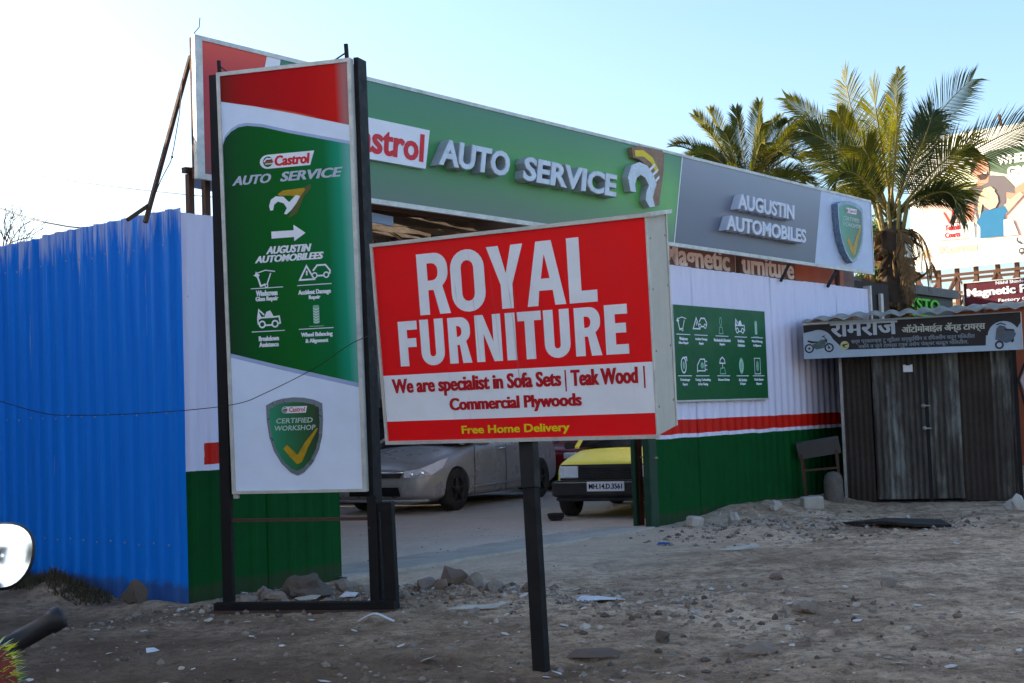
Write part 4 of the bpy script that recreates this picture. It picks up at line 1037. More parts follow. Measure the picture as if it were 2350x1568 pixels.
M['tyre'] = mat('dusty_tyre', (.025, .024, .023), .85, 0, .5, 8, dirt_col=(.09,.08,.07,1), bmp=.2)
M['glass'] = mat('dark_car_glass', (.015, .018, .02), .12, 0, .2, 3, dirt_col=(.12,.11,.10,1))
M['darkplastic'] = mat('dark_plastic', (.025, .025, .027), .6, 0, .4, 5, dirt_col=(.10,.09,.08,1))
M['lens'] = mat('headlamp_lens', lin(222, 228, 240), .12, .0, .2, 14, dirt_col=lin(110, 120, 134))
M['lens2'] = mat('headlamp_reflector', lin(236, 240, 248), .1, .8, .0)
M['chromium'] = mat('chrome_trim', lin(220, 222, 226), .15, .95, .0)
def wheel(parent, x, y, r, mt_rim, spokes=5, side=1):
    w = MB(); w.lathe([(r*.62, -.09), (r*.9, -.10), (r*.985, -.075), (r, -.03), (r, .03), (r*.985, .075), (r*.9, .10), (r*.62, .09)], 32, (x, y, r), 'Y')
    t = w.build('wheel', M['tyre'], parent)
    q = MB(); yy = y + side*.07
    q.lathe([(r*.64, -.02), (r*.64, .02), (r*.58, .02), (r*.56, -.02)], 28, (x, yy, r), 'Y')
    for k in range(spokes):
        a = 2*math.pi*k/spokes + .3
        q.bar((x + .03*math.cos(a), yy, r + .03*math.sin(a)), (x + r*.6*math.cos(a), yy + side*.005, r + r*.6*math.sin(a)), .05, .022)
    q.lathe([(0, .03*side), (.05, .02*side), (.055, -.02*side)], 14, (x, yy, r), 'Y')
    q.lathe([(0, -.03), (r*.6, -.03)], 20, (x, yy, r), 'Y')
    q.build('rim', mt_rim, t)
def greenhouse(parent, pts, w0, w1, paint):
    """pts: (x, z) loop of base front, top front, top rear, base rear"""
    (a, za), (b, zb), (c_, zc), (d, zd) = pts
    v = [(a, w0, za), (b, w1, zb), (c_, w1, zc), (d, w0, zd), (a, -w0, za), (b, -w1, zb), (c_, -w1, zc), (d, -w0, zd)]
    MB().add(v, [(0, 1, 2, 3)[::-1], (4, 5, 6, 7), (0, 4, 5, 1)[::-1], (3, 2, 6, 7)[::-1]]).build('windows', M['glass'], parent)
    MB().box(((b+c_)/2, 0, (zb+zc)/2+.012), (abs(b-c_)+.08, 2*w1+.04, .05)).build('roof', paint, parent)
    pl_ = MB()
    for s in (-1, 1):
        for p, q in (((a, w0*s, za), (b, w1*s, zb)), ((d, w0*s, zd), (c_, w1*s, zc)), (((a+d)/2, w0*s*1.003, (za+zd)/2), ((b+c_)/2, w1*s*1.003, zb))): pl_.bar(p, q, .06, .03)
    pl_.build('pillars', paint, parent)

def car_frame(cx, cy, hx, hy):
    h = Vector((hx, hy, 0)).normalized()
    lft = Vector((-h.y, h.x, 0))
    return Matrix(((h.x, lft.x, 0, cx), (h.y, lft.y, 0, cy), (0, 0, 1, .0), (0, 0, 0, 1)))
def trim(parent, name, pts, w, mt, th=.01):
    MB().tube(pts, w, 6).build(name, mt, parent)

# silver saloon, nose towards the street
M['silver'] = mat('dusty_silver_paint', lin(168, 168, 170), .32, .25, .35, 1.6, dirt_col=lin(122, 116, 110))
cv = empty('parked_car', car_frame(-.99, 20.95, -.475, -.88), label='dusty silver saloon car with dark wheels parked nose out behind the red sign', cat='car')
st = [(2.24, .50, .30, .52, .60, .03, .85), (2.20, .70, .22, .56, .66, .03, .8), (2.02, .83, .18, .62, .73, .04, .8), (1.7, .865, .17, .70, .80, .045, .82), (1.35, .875, .17, .76, .86, .05, .84), (.95, .875, .17, .84, .93, .05, .86),
      (.6, .875, .17, .90, .985, .03, .88), (-.3, .875, .17, .93, 1.0, .02, .9), (-1.35, .87, .17, .95, 1.02, .02, .88), (-1.9, .83, .2, .93, 1.03, .03, .85), (-2.2, .74, .26, .86, .96, .02, .8), (-2.26, .55, .34, .7, .8, .02, .8)]
car_body(cv, st, M['silver'], (1.35, -1.33), .345)
greenhouse(cv, ((1.05, .97), (.2, 1.40), (-1.0, 1.40), (-1.75, 1.04)), .77, .57, M['silver'])
for sx_, ax in ((1, 1.35), (-1, 1.35), (1, -1.33), (-1, -1.33)): wheel(cv, ax, sx_*.775, .315, M['darkplastic'], 5, sx_)
for s in (1, -1):
    hl = MB().add([(2.235, s*.50, .625), (2.14, s*.72, .66), (1.86, s*.875, .765), (1.66, s*.895, .80), (1.80, s*.885, .66), (2.02, s*.83, .565), (2.17, s*.68, .535), (2.24, s*.50, .535)], [(0,1,2,3,4,5,6,7)][:1]).build('headlight', M['lens'], cv)
    md = hl.modifiers.new('t', 'SOLIDIFY'); md.thickness = .05; md.offset = 0; applied(hl)
    MB().lathe([(0,.05),(.05,.045),(.075,0)], 14, (2.10, s*.70, .59), 'X').build('lamp_bowl', M['lens2'], hl)
    MB().lathe([(0,.05),(.045,.045),(.06,0)], 14, (2.17, s*.585, .58), 'X').build('lamp_bowl', M['lens2'], hl)
    MB().add([(2.215, s*.28, .25), (2.19, s*.62, .27), (2.10, s*.72, .36), (2.19, s*.56, .38), (2.225, s*.28, .36)], [(0,1,2,3,4)]).build('bumper_intake', M['darkplastic'], cv)
    MB().rbox((.78, s*.98, 1.0), (.12, .2, .13), .03).bar((.80, s*.84, .96), (.80, s*.92, .98), .03).build('wing_mirror', M['silver'], cv)
    MB().tube([(.12, s*.872, .86), (.10, s*.90, .865), (-.10, s*.90, .87), (-.12, s*.876, .87)], .013, 6).build('door_handle', M['chromium'], cv)
    MB().tube([(.95, s*.885, .33), (-.85, s*.885, .34)], .012, 6).build('side_moulding', M['silver'], cv)
    for xx in (.86, -.12): MB().tube([(xx+.03, s*.879, .22), (xx, s*.8815, .55), (xx-.02, s*.868, .93)], .005, 5).build('door_gap', M['black'], cv)
MB().add([(2.26, -.45, .53), (2.26, .45, .53), (2.235, .48, .60), (2.235, -.48, .60)], [(0,1,2,3)]).build('grille', M['darkplastic'], cv)
MB().tube([(2.20, -.52, .61), (2.262, -.2, .605), (2.262, .2, .605), (2.20, .52, .61)], .016, 8).build('grille_bar', M['chromium'], cv)
MB().add([(2.255, -.45, .27), (2.255, .45, .27), (2.27, .42, .40), (2.27, -.42, .40)], [(0,1,2,3)]).build('lower_grille', M['black'], cv)
MB().tube([(2.06, -.80, .20), (2.25, -.5, .205), (2.27, 0, .20), (2.25, .5, .205), (2.06, .80, .20)], .02, 8).build('bumper_lip', M['silver'], cv)

# yellow hatchback with black bumper and number plate
M['yellow'] = mat('faded_yellow_paint', lin(246, 240, 104), .5, 0, .15, 2, dirt_col=lin(170, 166, 100))
yc = empty('parked_car', car_frame(1.74, 18.55, -.35, -.935), label='yellow boxy hatchback with black bumper and plate MH.14.D.3561', cat='car')
st = [(1.60, .62, .30, .62, .70, .01, .94), (1.57, .70, .27, .66, .73, .015, .93), (1.40, .725, .22, .69, .77, .03, .91), (1.0, .735, .2, .74, .83, .035, .9), (.72, .74, .2, .78, .88, .03, .9), (.0, .74, .2, .82, .9, .02, .93), (-1.0, .74, .2, .84, .92, .02, .93), (-1.55, .72, .25, .84, .92, .02, .9), (-1.64, .66, .32, .8, .86, .02, .9)]
car_body(yc, st, M['yellow'], (1.12, -1.08), .30)
greenhouse(yc, ((.80, .90), (.18, 1.37), (-1.15, 1.37), (-1.58, .93)), .66, .55, M['yellow'])
for sx_, ax in ((1, 1.12), (-1, 1.12), (1, -1.08), (-1, -1.08)): wheel(yc, ax, sx_*.66, .27, M['darkplastic'], 5, sx_)
MB().add([(1.595, -.64, .50), (1.595, .64, .50), (1.58, .63, .70), (1.58, -.63, .70), (1.63, -.64, .50), (1.63, .64, .50), (1.615, .63, .70), (1.615, -.63, .70)], [(4,5,6,7), (7,6,2,3), (0,4,7,3), (5,1,2,6)]).build('front_panel', M['darkplastic'], yc)
g_ = MB()
for k in range(5): g_.box((1.632, 0, .53+.033*k), (.02, .72, .014))
g_.build('grille', M['darkplastic'], yc)
for s in (1, -1):
    MB().rbox((1.625, s*.515, .605), (.05, .25, .155), .01).build('headlight', M['lens'], yc)
    MB().rbox((1.64, s*.53, .37), (.04, .15, .06), .008).build('turn_signal', mat('amber_lens', lin(150, 80, 30), .3, 0, .3, 10), yc)
    MB().rbox((.70, s*.80, .93), (.10, .14, .10), .02).build('wing_mirror', M['darkplastic'], yc)
bp = MB(); bp.rbox((1.62, 0, .39), (.16, 1.48, .21), .03); bp.rbox((1.5, .70, .39), (.35, .10, .2), .02); bp.rbox((1.5, -.70, .39), (.35, .10, .2), .02); bp.rbox((1.60, 0, .255), (.12, 1.4, .06), .02)
bp.build('bumper', M['darkplastic'], yc)
MB().tube([(1.705, -.70, .47), (1.708, 0, .47), (1.705, .70, .47)], .008, 6).build('bumper_strip', M['steel'], yc)
MB().box((1.0, 0, .30), (1.2, 1.2, .12)).build('underbody', M['black'], yc)
plm = Matrix(((0, 0, 1, 1.712), (1, 0, 0, 0), (0, 1, 0, .42), (0, 0, 0, 1)))
mb = MB(); mb.box((0, 0, 0), (.50, .125, .008), mi=0); text(mb, 'MH.14.D.3561', -.225, -.032, .225, .036, .006, .018, extra=.004, mi=1)
mb.build('number_plate', [M['white'], M['black']], yc, mw=plm)
w_ = MB().bar((.80, .1, .93), (.55, .5, 1.08), .012).bar((.80, -.5, .93), (.55, -.1, 1.08), .012).build('wiper', M['black'], yc)

# red car and dark car half hidden behind them
rc = empty('parked_car', car_frame(1.35, 25.0, -.475, -.88), label='dark red car showing its front corner between the silver saloon and yellow hatchback', cat='car')
M['darkred'] = mat('dark_red_paint', lin(120, 18, 22), .3, .1, .3, 3)
stc = [(1.9, .6, .30, .60, .68, .02, .9), (1.84, .74, .25, .64, .72, .03, .9), (1.5, .80, .2, .72, .82, .04, .88), (.9, .82, .2, .82, .92, .04, .88), (0, .82, .2, .88, .96, .02, .9), (-1.2, .82, .2, .9, .98, .02, .9), (-1.85, .78, .28, .86, .94, .02, .85), (-1.92, .65, .35, .7, .8, .02, .85)]
car_body(rc, stc, M['darkred'], (1.25, -1.2), .32)
greenhouse(rc, ((.92, .94), (.25, 1.38), (-1.1, 1.38), (-1.7, .97)), .74, .57, M['darkred'])
for sx_, ax in ((1, 1.25), (-1, 1.25), (1, -1.2), (-1, -1.2)): wheel(rc, ax, sx_*.73, .29, M['steel'], 6, sx_)
for s in (1, -1): MB().rbox((1.86, s*.56, .62), (.08, .26, .12), .02).build('headlight', M['lens'], rc)
MB().rbox((1.88, 0, .36), (.12, 1.5, .16), .03).build('bumper', M['darkplastic'], rc)
dc = empty('parked_car', car_frame(-2.35, 23.3, -.28, -.96), label='dark grimy car with black bumper behind the silver saloon', cat='car')
M['grime'] = mat('grimy_black_paint', lin(40, 38, 40), .5, .1, .5, 3, dirt_col=lin(96, 90, 84))
car_body(dc, stc, M['grime'], (1.25, -1.2), .32)
greenhouse(dc, ((.92, .94), (.25, 1.38), (-1.1, 1.38), (-1.7, .97)), .74, .57, M['grime'])
for sx_, ax in ((1, 1.25), (-1, 1.25), (1, -1.2), (-1, -1.2)): wheel(dc, ax, sx_*.73, .29, M['steel'], 6, sx_)
for s in (1, -1): MB().rbox((1.86, s*.56, .62), (.08, .26, .12), .02).build('headlight', M['lens'], dc)
MB().rbox((1.88, 0, .36), (.12, 1.5, .16), .03).build('bumper', M['darkplastic'], dc)
for k in range(4): MB().rbox((-2.2 + .42*k, 21.4 - .05*k, .86), (.36, .2, .16), .02)
blk = empty('block_stack', Matrix.Translation((-2.35, 22.35, 0)) @ Matrix.Rotation(.12, 4, 'Z'), label='low stack of grey concrete blocks beside the dark car', cat='concrete blocks')
for r_ in range(4):
    for k in range(4): MB().rbox((-.66 + .42*k + (.1 if r_ % 2 else 0), .0, .10+.205*r_), (.39, .19, .19), .012).build('block', M['concrete'], blk)
bw_ = MB().lathe([(.0, .0), (.07, .0), (.10, .03), (.115, .085), (.12, .088), (.112, .092), (.095, .03), (.0, .012)], 20).build('metal_bowl', M['darkplastic']); bw_.location = (.49, 17.0, .0); tag(bw_, 'dark round bowl on the dusty ground before the yellow hatchback', 'bowl')
bs = MB().bar((.60, 17.04, .015), (.84, 17.02, .018), .02, .012).build('wood_stick', mat('pale_wood', lin(170, 160, 140), .8)); tag(bs, 'short pale stick lying beside the dark bowl', 'stick')

# ================================================================== PALMS
def leaf_mat(name, a, b, trans=.35):
    m, N, L, P = new_mat(name)
    c = mix(N, L, rampn(N, L, nz(N, L, 3, 4, .6), [(.35, g1(0)), (.65, g1(1))]), a, b)
    L.new(c, P.inputs['Base Color']); P.inputs['Roughness'].default_value = .6; P.inputs['Specular IOR Level'].default_value = .2
    t = N.new('ShaderNodeBsdfTranslucent'); tc_ = mix(N, L, 1.0, c, (1.6, 1.5, .5, 1), 'MULTIPLY'); L.new(tc_, t.inputs['Color'])
    ms = N.new('ShaderNodeMixShader'); ms.inputs[0].default_value = trans
    L.new(P.outputs[0], ms.inputs[1]); L.new(t.outputs[0], ms.inputs[2])
    L.new(ms.outputs[0], N['Material Output'].inputs['Surface'])
    return m
M['palmleaf'] = leaf_mat('palm_leaf', (.07, .085, .010, 1), (.15, .14, .015, 1), .36)
M['palmdark'] = leaf_mat('palm_leaf_old', (.025, .045, .015, 1), (.05, .065, .02, 1), .18)
M['rachis'] = mat('palm_rib', (.25, .19, .05), .5, 0, .3, 5)
M['dryleaf'] = leaf_mat('dry_palm_leaf', (.20, .12, .05, 1), (.11, .07, .035, 1), .2)
def frond(p0, pc, p1, ll, n=64, droop=.35, fwd=.55, w=.03, seed=0, flat=1.0, vee=.25, rib=.03, roll=0.0):
    rnd = random.Random(seed); p0, pc, p1 = Vector(p0), Vector(pc), Vector(p1)
    B = lambda t: p0*(1-t)**2 + pc*2*t*(1-t) + p1*t*t
    D = lambda t: ((pc-p0)*2*(1-t) + (p1-pc)*2*t).normalized()
    mb = MB(); pts = [B(k/12) for k in range(13)]
    mb.tube(pts, [rib*(1-.85*k/12) for k in range(13)], 5, mi=1)
    for i in range(n):
        t = .16 + .84*(i+.5)/n; c = B(t); d = D(t)
        up = Vector((0, 0, 1)); side = d.cross(up)
        side = side.normalized() if side.length > .15 else Vector((flat, .3, 0)).normalized()
        side = Matrix.Rotation(roll, 3, d) @ side
        nrm = side.cross(d).normalized()
        L_ = ll * (math.sin(math.pi*min(1, (t-.08)*.93))**.55) * rnd.uniform(.82, 1.08)
        L_ *= (1 if t < .9 else .75)
        for s in (-1, 1):
            dr = (side*s*(1-.35*t) + d*(fwd + .7*t*t) + nrm*(vee + rnd.uniform(-.12, .12))).normalized()
            tip = c + dr*L_ + Vector((0, 0, -1))*droop*L_*rnd.uniform(.5, 1.1)
            mid_ = c + dr*L_*.55 + Vector((0, 0, -1))*droop*L_*.16
            wv = (dr.cross(nrm)).normalized()*w*.5 + nrm*rnd.uniform(-.3, .3)*w
            mb.add([c-wv*.6, c+wv*.6, mid_+wv, mid_-wv, tip], [(0, 1, 2, 3), (3, 2, 4)], 0)
    return mb
def palm(root, crown, specs, mats, ll, n, **kw):
    for i, spc in enumerate(specs):
        tip, bow, ml = spc[:3]; rl = spc[3] if len(spc) > 3 else random.uniform(-.9, .9)
        tip = Vector(tip); base = Vector(crown) + Vector((random.uniform(-.06, .06), random.uniform(-.06, .06), random.uniform(-.1, .05)))
        p1 = Vector(crown) + tip; pc = base.lerp(p1, .55) + Vector(bow)
        k2 = dict(kw); k2['seed'] = i*7+1; k2['roll'] = rl
        L_ = (p1-base).length
        frond(base, pc, p1, ll*ml, n=n, **k2).build('frond', [mats[i % len(mats)] if isinstance(mats, list) else mats, M['rachis']], root)
def trunk_mesh(pts, rad, ring=.11, n=18):
    mb = MB(); P_ = spline(pts, 10); v = []; f = []
    L0 = 0
    for i, p in enumerate(P_):
        t = i/(len(P_)-1); r = rad[0]*(1-t) + rad[1]*t
        for k in range(n):
            a = 2*math.pi*k/n; rr = r*(1 + .06*((i % 3) - 1) + .12*noise.noise(Vector((math.cos(a)*2, math.sin(a)*2, i*.4))))
            v.append((p.x + rr*math.cos(a), p.y + rr*math.sin(a), p.z))
    for i in range(len(P_)-1):
        for k in range(n): f.append((i*n+k, i*n+(k+1) % n, (i+1)*n+(k+1) % n, (i+1)*n+k))
    return mb.add(v, f, 0, True)
M['bark'] = mat('palm_bark', lin(74, 62, 52), .9, 0, .5, 4, bmp=.8, bscale=14, dirt_col=lin(46, 38, 34))

CP = Vector((6.95, 23.5, 4.85))
cp = empty('coconut_palm', Matrix.Translation((6.95, 23.5, 0)), label='coconut palm with broad feathery fronds and ragged dry leaf bases in front of the billboard', cat='palm tree')
cr = (0, 0, 4.75)
specs = [((-1.86, -.2, 2.15), (.15, 0, .25), .6, 1.0), ((-.66, .3, 2.75), (-.22, 0, .1), .8, 1.3), ((.47, .6, 2.80), (-.1, .1, .3), .45, .5), ((1.62, .1, 2.45), (-.40, 0, .30), 1.0, -1.3), ((2.55, -.5, 1.50), (-.15, 0, .42), 1.0, -1.15),
         ((-.10, -.9, 1.9), (.0, -.5, .4), .8, 1.0), ((-.35, -.4, 2.3), (-.1, -.2, .2), .9, 1.3), ((-1.25, .5, 1.3), (-.1, .3, .35), .8, .8), ((-1.15, -.7, .55), (-.25, -.4, .75), .8, .5), ((-.85, .7, .25), (-.5, .5, .9), .8, -.4), ((1.05, .7, 1.75), (.0, .4, .4), .9, -1.2),
         ((1.5, .5, .35), (.35, .3, .75), .8, -.9), ((1.30, -.7, 1.05), (.05, -.5, .5), .9, -1.0), ((-1.6, -.4, 1.5), (-.1, -.3, .5), .8, .9), ((.95, -.6, -.2), (.55, -.3, .9), .75, -.5), ((-1.35, .1, -.2), (-.5, 0, .9), .7, .5), ((.3, .9, 2.0), (.1, .5, .3), .8, .9),
         ((-.6, -.5, 1.1), (-.3, -.5, .6), .8, .9), ((.6, -.7, 1.7), (.15, -.5, .4), .8, -1.2), ((1.2, -.3, -.2), (.5, 0, .8), .7, -.7), ((-.5, .2, .2), (-.45, 0, .7), .6, .6), ((-.9, .0, 1.9), (-.1, 0, .3), .7, 1.2)]
palm(cp, cr, specs, [M['palmleaf'], M['palmleaf'], M['palmleaf'], M['palmdark'], M['palmdark']], .80, 66, droop=.20, w=.022, vee=.10, fwd=.5, rib=.028)
trunk_mesh([(.0, 0, -.1), (.06, 0, 1.2), (.0, 0, 2.6), (-.04, 0, 3.6), (0, 0, 4.6)], (.27, .20)).build('trunk', M['bark'], cp)
rnd = random.Random(5)
for k in range(120):      # old leaf stubs hugging the trunk below the crown
    a = rnd.uniform(0, 6.28); z = rnd.uniform(2.9, 4.45); L_ = rnd.uniform(.2, .62)*(1 if z > 3.4 else .6); o_ = Vector((math.cos(a), math.sin(a), 0))
    b = Vector((0, 0, z)) + o_*.17; t = b + o_*L_*rnd.uniform(.25, .9) + Vector((rnd.uniform(-.08, .08), rnd.uniform(-.08, .08), L_*rnd.uniform(-.9, .6)))
    md_ = b.lerp(t, .5) + o_*.08; wv = o_.cross(Vector((0, 0, 1)))*rnd.uniform(.018, .055)
    MB().add([b-wv, b+wv, md_+wv*.8, md_-wv*.8, t, md_ + Vector((0, 0, -.05)), b + Vector((0, 0, -.1))], [(0, 1, 2, 3), (3, 2, 4), (0, 3, 5, 6), (2, 1, 6, 5), (3, 4, 5), (4, 2, 5)]).build('dry_leaf_base', [M['dryleaf']], cp)
for k, (tx, ty, tz) in enumerate(((-.55, -.2, -1.1), (.5, -.3, -1.0), (.75, .2, -.7), (-.8, .1, -.6), (.1, -.5, -1.2))):   # dead fronds hanging down the trunk
    frond((0, 0, 4.35), (tx*.9, ty*.9, 4.75), (tx, ty, 4.4+tz), .35, n=40, droop=.7, w=.02, seed=300+k, vee=-.2, fwd=.8, rib=.02, roll=.6*(-1)**k).build('dead_frond', [M['dryleaf'], M['dryleaf']], cp)
for k in range(9):       # green stalks of the lower crown
    a = k*.7; MB().tube([(0, 0, 4.0+.05*k), (.16*math.cos(a), .16*math.sin(a), 4.35), (.3*math.cos(a), .3*math.sin(a), 4.95)], [.05, .04, .03], 6).build('leaf_stalk', M['rachis'], cp)

dp_ = empty('date_palm', Matrix.Translation((5.55, 30, 0)), label='bushy date palm with arching fronds rising behind the grey end of the fascia', cat='palm tree')
specs = []; rnd = random.Random(3)
for (x, z) in ((-1.15, 1.75), (-1.65, 1.1), (-1.8, .55), (-.75, 1.95), (-.15, 1.95), (.3, 1.95), (1.35, 1.6), (1.85, 1.0), (1.95, .2), (-1.85, -.15), (1.6, -.5), (-1.3, -.6), (.9, 1.75), (-1.1, .9), (1.1, .9)):
    specs.append(((x*1.02, rnd.uniform(-.5, .5), z), (x*.12, 0, .35 + .1*abs(x)), 1.0))
for k in range(64):
    a = k*2.4; e_ = rnd.uniform(-.9, 1.25); rr = rnd.uniform(1.1, 1.75); specs.append(((rr*math.cos(a), rr*math.sin(a), 1.1*e_), (.35*math.cos(a), .35*math.sin(a), .7), 1.0))
palm(dp_, (0, 0, 6.35), specs, [M['palmleaf'], M['palmdark'], M['palmleaf']], .40, 60, droop=.12, w=.020, vee=.55, fwd=.7, rib=.022)
trunk_mesh([(0, 0, -.1), (0, 0, 3), (0, 0, 6.2)], (.28, .24)).build('trunk', M['bark'], dp_)

# ================================================================== BUILDINGS AND BOARDS AT THE FAR SIDE
ey = empty('grey_shop', frame_matrix((5.75, 22.8, 0), (3.4, 4.2, 0)), label='low grey flat-roofed shop with bright green letters on its wall behind the palm trunk', cat='shop')
M['shopgrey'] = mat('shop_grey_paint', lin(92, 96, 96), .8, 0, .35, 1.5, streak=.2)
MB().box((2.7, 1.72, -1.5), (5.4, 3.44, 3.0)).build('walls', M['shopgrey'], ey)
MB().box((2.7, 3.53, -1.5), (5.6, .17, 3.2)).build('roof_slab', mat('slab_edge', lin(112, 112, 108), .85, 0, .3, 2), ey)
MB().box((.25, 3.18, .02), (.12, .34, .04)).box((2.2, 1.2, .02), (1.0, 2.2, .05)).build('shutter', M['darksheet'], ey)
block_letters(ey, 'KEYSTO', 2.22, 3.12, 4.55, 3.38, .0, .06, slant=.0, mats=[mat('green_letter_face', lin(84, 200, 20), .5), mat('green_letter_side', lin(40, 120, 20), .5)], bev=.01)
MB().box((3.3, 3.04, .02), (2.4, .03, .03)).build('letter_rail', mat('green_strip', lin(84, 190, 30), .5), ey)
dw = empty('dark_shop', frame_matrix((5.35, 21.1, 0), (.633, .774, 0)), label='dark brown flat wall of a shed tucked behind the end of the striped wall', cat='shed')
MB().box((.9, 1.7, -.3), (2.2, 3.42, .5)).build('walls', mat('dark_brown_wall', lin(62, 56, 54), .9, 0, .3, 2), dw)
MB().box((1.55, 3.0, -.0), (.10, .45, .05)).build('window_frame', M['alu'], dw)

mg = empty('maroon_signboard', frame_matrix((8.34, 24.0, 0), (.76, -.65, 0)), label='maroon board lettered Magnetic Furniture Factory above the shack roof', cat='signboard')
MB().box((1.3, 3.29, -.04), (2.6, .42, .06)).build('board', mat('maroon_print', lin(88, 18, 34), .5, 0, .1, 2), mg)
MB().box((.0, 3.29, -.03), (.02, .43, .08)).box((1.3, 3.505, -.03), (2.6, .02, .08)).build('board_edge', M['alu'], mg)
mb = MB(); text(mb, 'Magnetic Furniture', .06, 3.195, 1.96, 3.39, .002, .024, extra=.012); mb.build('white_lettering', [M['white']], mg); mb = MB(); text(mb, 'Nikhil Shinde', .60, 3.425, 1.1, 3.485, .002, .02); mb.build('white_lettering', [M['white']], mg); mb = MB(); text(mb, 'Factory Outlet', .63, 3.09, 1.4, 3.165, .002, .022)
mb.build('white_lettering', [M['white']], mg)
MB().box((.30, 3.065, .02), (.40, .03, .05)).build('white_label', M['white'], mg)
for xx in (.3, 2.3): MB().box((xx, 1.6, -.1), (.07, 3.2, .07)).build('post', M['rust'], mg)
ow = empty('orange_house', frame_matrix((9.0, 27.5, 0), (.76, -.65, 0)), label='low orange painted wall of a house between the grey shop and maroon board', cat='house')
MB().box((2.0, 1.6, -1.5), (4.5, 3.2, 3.0)).build('walls', mat('orange_plaster', lin(176, 92, 62), .9, 0, .3, 2), ow)
MB().box((2.0, 3.24, -1.5), (4.7, .1, 3.2)).build('roof', M['concrete'], ow)

# ---- hoarding on a steel and timber scaffold
hb = empty('hoarding', frame_matrix((17.02, 55.0, 0), (.76, -.65, 0)), label='large sunlit white hoarding with a man and girl playing tennis on a tall scaffold', cat='billboard')
def hm(n_, r, g, b, d=.08): return mat('hoarding_' + n_, lin(r, g, b), .6, 0, d, .8, dirt_col=lin(r*.8, g*.8, b*.8))
HW, HB, HT = 11.0, 6.76, 12.32
hwm = hm('white', 240, 238, 226, 0)
MB().box((HW/2, (HB+HT)/2, -.12), (HW, HT-HB, .2)).build('panel', hwm, hb)
Z = .01
def hp(name, pts, mt, z): MB().shape([(x, y + HB) for x, y in pts], z=z).build(name, [mt], hb)
hp('photo_court', [(.55, 1.93), (2.9, 1.70), (2.93, 1.12), (HW-.1, .80), (HW-.1, 3.3), (1.0, 3.3), (.55, 2.9)], hm('court_pink', 222, 184, 170), Z)
hp('photo_hedge', [(1.0, 3.1), (2.4, 3.0), (HW-.1, 2.9), (HW-.1, 4.2), (3.4, 4.3), (1.0, 3.7)], hm('hedge_yellow', 222, 224, 180), Z+.004)
hp('photo_trees', [(2.6, 4.2), (3.3, 3.85), (4.2, 3.55), (5.1, 3.8), (HW-.1, 3.9), (HW-.1, 4.7), (3.5, 4.62)], hm('tree_green', 88, 108, 84), Z+.008)
hp('court_line', [(1.0, 2.86), (HW-.1, 2.62), (HW-.1, 2.68), (1.0, 2.93)], hwm, Z+.012)
skin = hm('skin', 206, 140, 112); shirt = hm('grey_shirt', 104, 96, 98); hair = hm('dark_hair', 70, 50, 44); blond = hm('blond_hair', 226, 196, 150); bluesh = hm('blue_shirt', 30, 106, 146); skin2 = hm('pale_skin', 226, 170, 146)
hp('man_arm', [(2.30, 1.95), (2.66, 1.90), (2.85, 2.7), (2.45, 2.75)], skin, Z+.016)
hp('man_arm', [(3.9, 2.75), (4.5, 2.35), (5.1, 2.9), (5.0, 3.25), (4.4, 2.95), (4.15, 3.2)], skin, Z+.016)
hp('man_torso', [(2.38, 2.55), (2.40, 2.95), (2.62, 3.22), (2.95, 3.42), (3.55, 3.62), (4.05, 3.52), (4.42, 3.05), (4.45, 2.75), (4.1, 2.85), (3.95, 1.9), (2.85, 1.9), (2.75, 2.55)], shirt, Z+.020)
hp('man_neck', [(2.92, 3.2), (3.4, 3.35), (3.45, 3.72), (3.0, 3.7)], skin, Z+.024)
hp('man_head', [(2.78, 3.85), (2.82, 4.15), (2.95, 4.32), (3.2, 4.36), (3.4, 4.22), (3.46, 3.95), (3.44, 3.7), (3.3, 3.5), (3.05, 3.52), (2.88, 3.66)], skin, Z+.028)
hp('man_hair', [(2.70, 3.75), (2.70, 4.15), (2.86, 4.42), (3.15, 4.5), (3.40, 4.36), (3.2, 4.32), (2.95, 4.18), (2.86, 3.9)], hair, Z+.032)
hp('man_beard', [(2.95, 3.70), (3.15, 3.72), (3.40, 3.80), (3.44, 3.66), (3.3, 3.48), (3.08, 3.48)], hair, Z+.032)
hp('man_smile', [(3.2, 3.74), (3.38, 3.80), (3.34, 3.70)], hwm, Z+.036)
hp('girl_arm', [(3.85, 2.0), (4.05, 1.95), (4.8, 2.65), (4.65, 2.8), (4.0, 2.35)], skin2, Z+.040)
hp('girl_shirt', [(2.95, 1.10), (2.98, 1.55), (2.84, 1.75), (2.95, 2.05), (3.15, 2.2), (3.70, 2.25), (4.02, 2.30), (4.14, 2.06), (3.98, 1.92), (3.92, 1.10)], bluesh, Z+.044)
hp('girl_head', [(3.18, 2.4), (3.2, 2.85), (3.35, 3.05), (3.6, 3.02), (3.75, 2.75), (3.78, 2.5), (3.65, 2.28), (3.4, 2.22)], skin2, Z+.048)
hp('girl_hair', [(2.98, 1.9), (2.92, 2.4), (3.02, 2.85), (3.22, 3.12), (3.50, 3.16), (3.68, 2.98), (3.45, 2.95), (3.34, 2.7), (3.26, 2.4), (3.12, 2.5)], blond, Z+.052)
hp('girl_skirt', [(3.92, 1.10), (3.95, 1.75), (4.3, 1.7), (4.5, 1.08)], hwm, Z+.048)
hp('tennis_racket', [(1.45, 2.35), (1.52, 2.37), (1.75, 1.95), (1.85, 2.45), (1.90, 2.44), (1.86, 1.90), (2.1, 1.88), (2.1, 1.82), (1.7, 1.84)], hm('racket_red', 180, 60, 60), Z+.016)
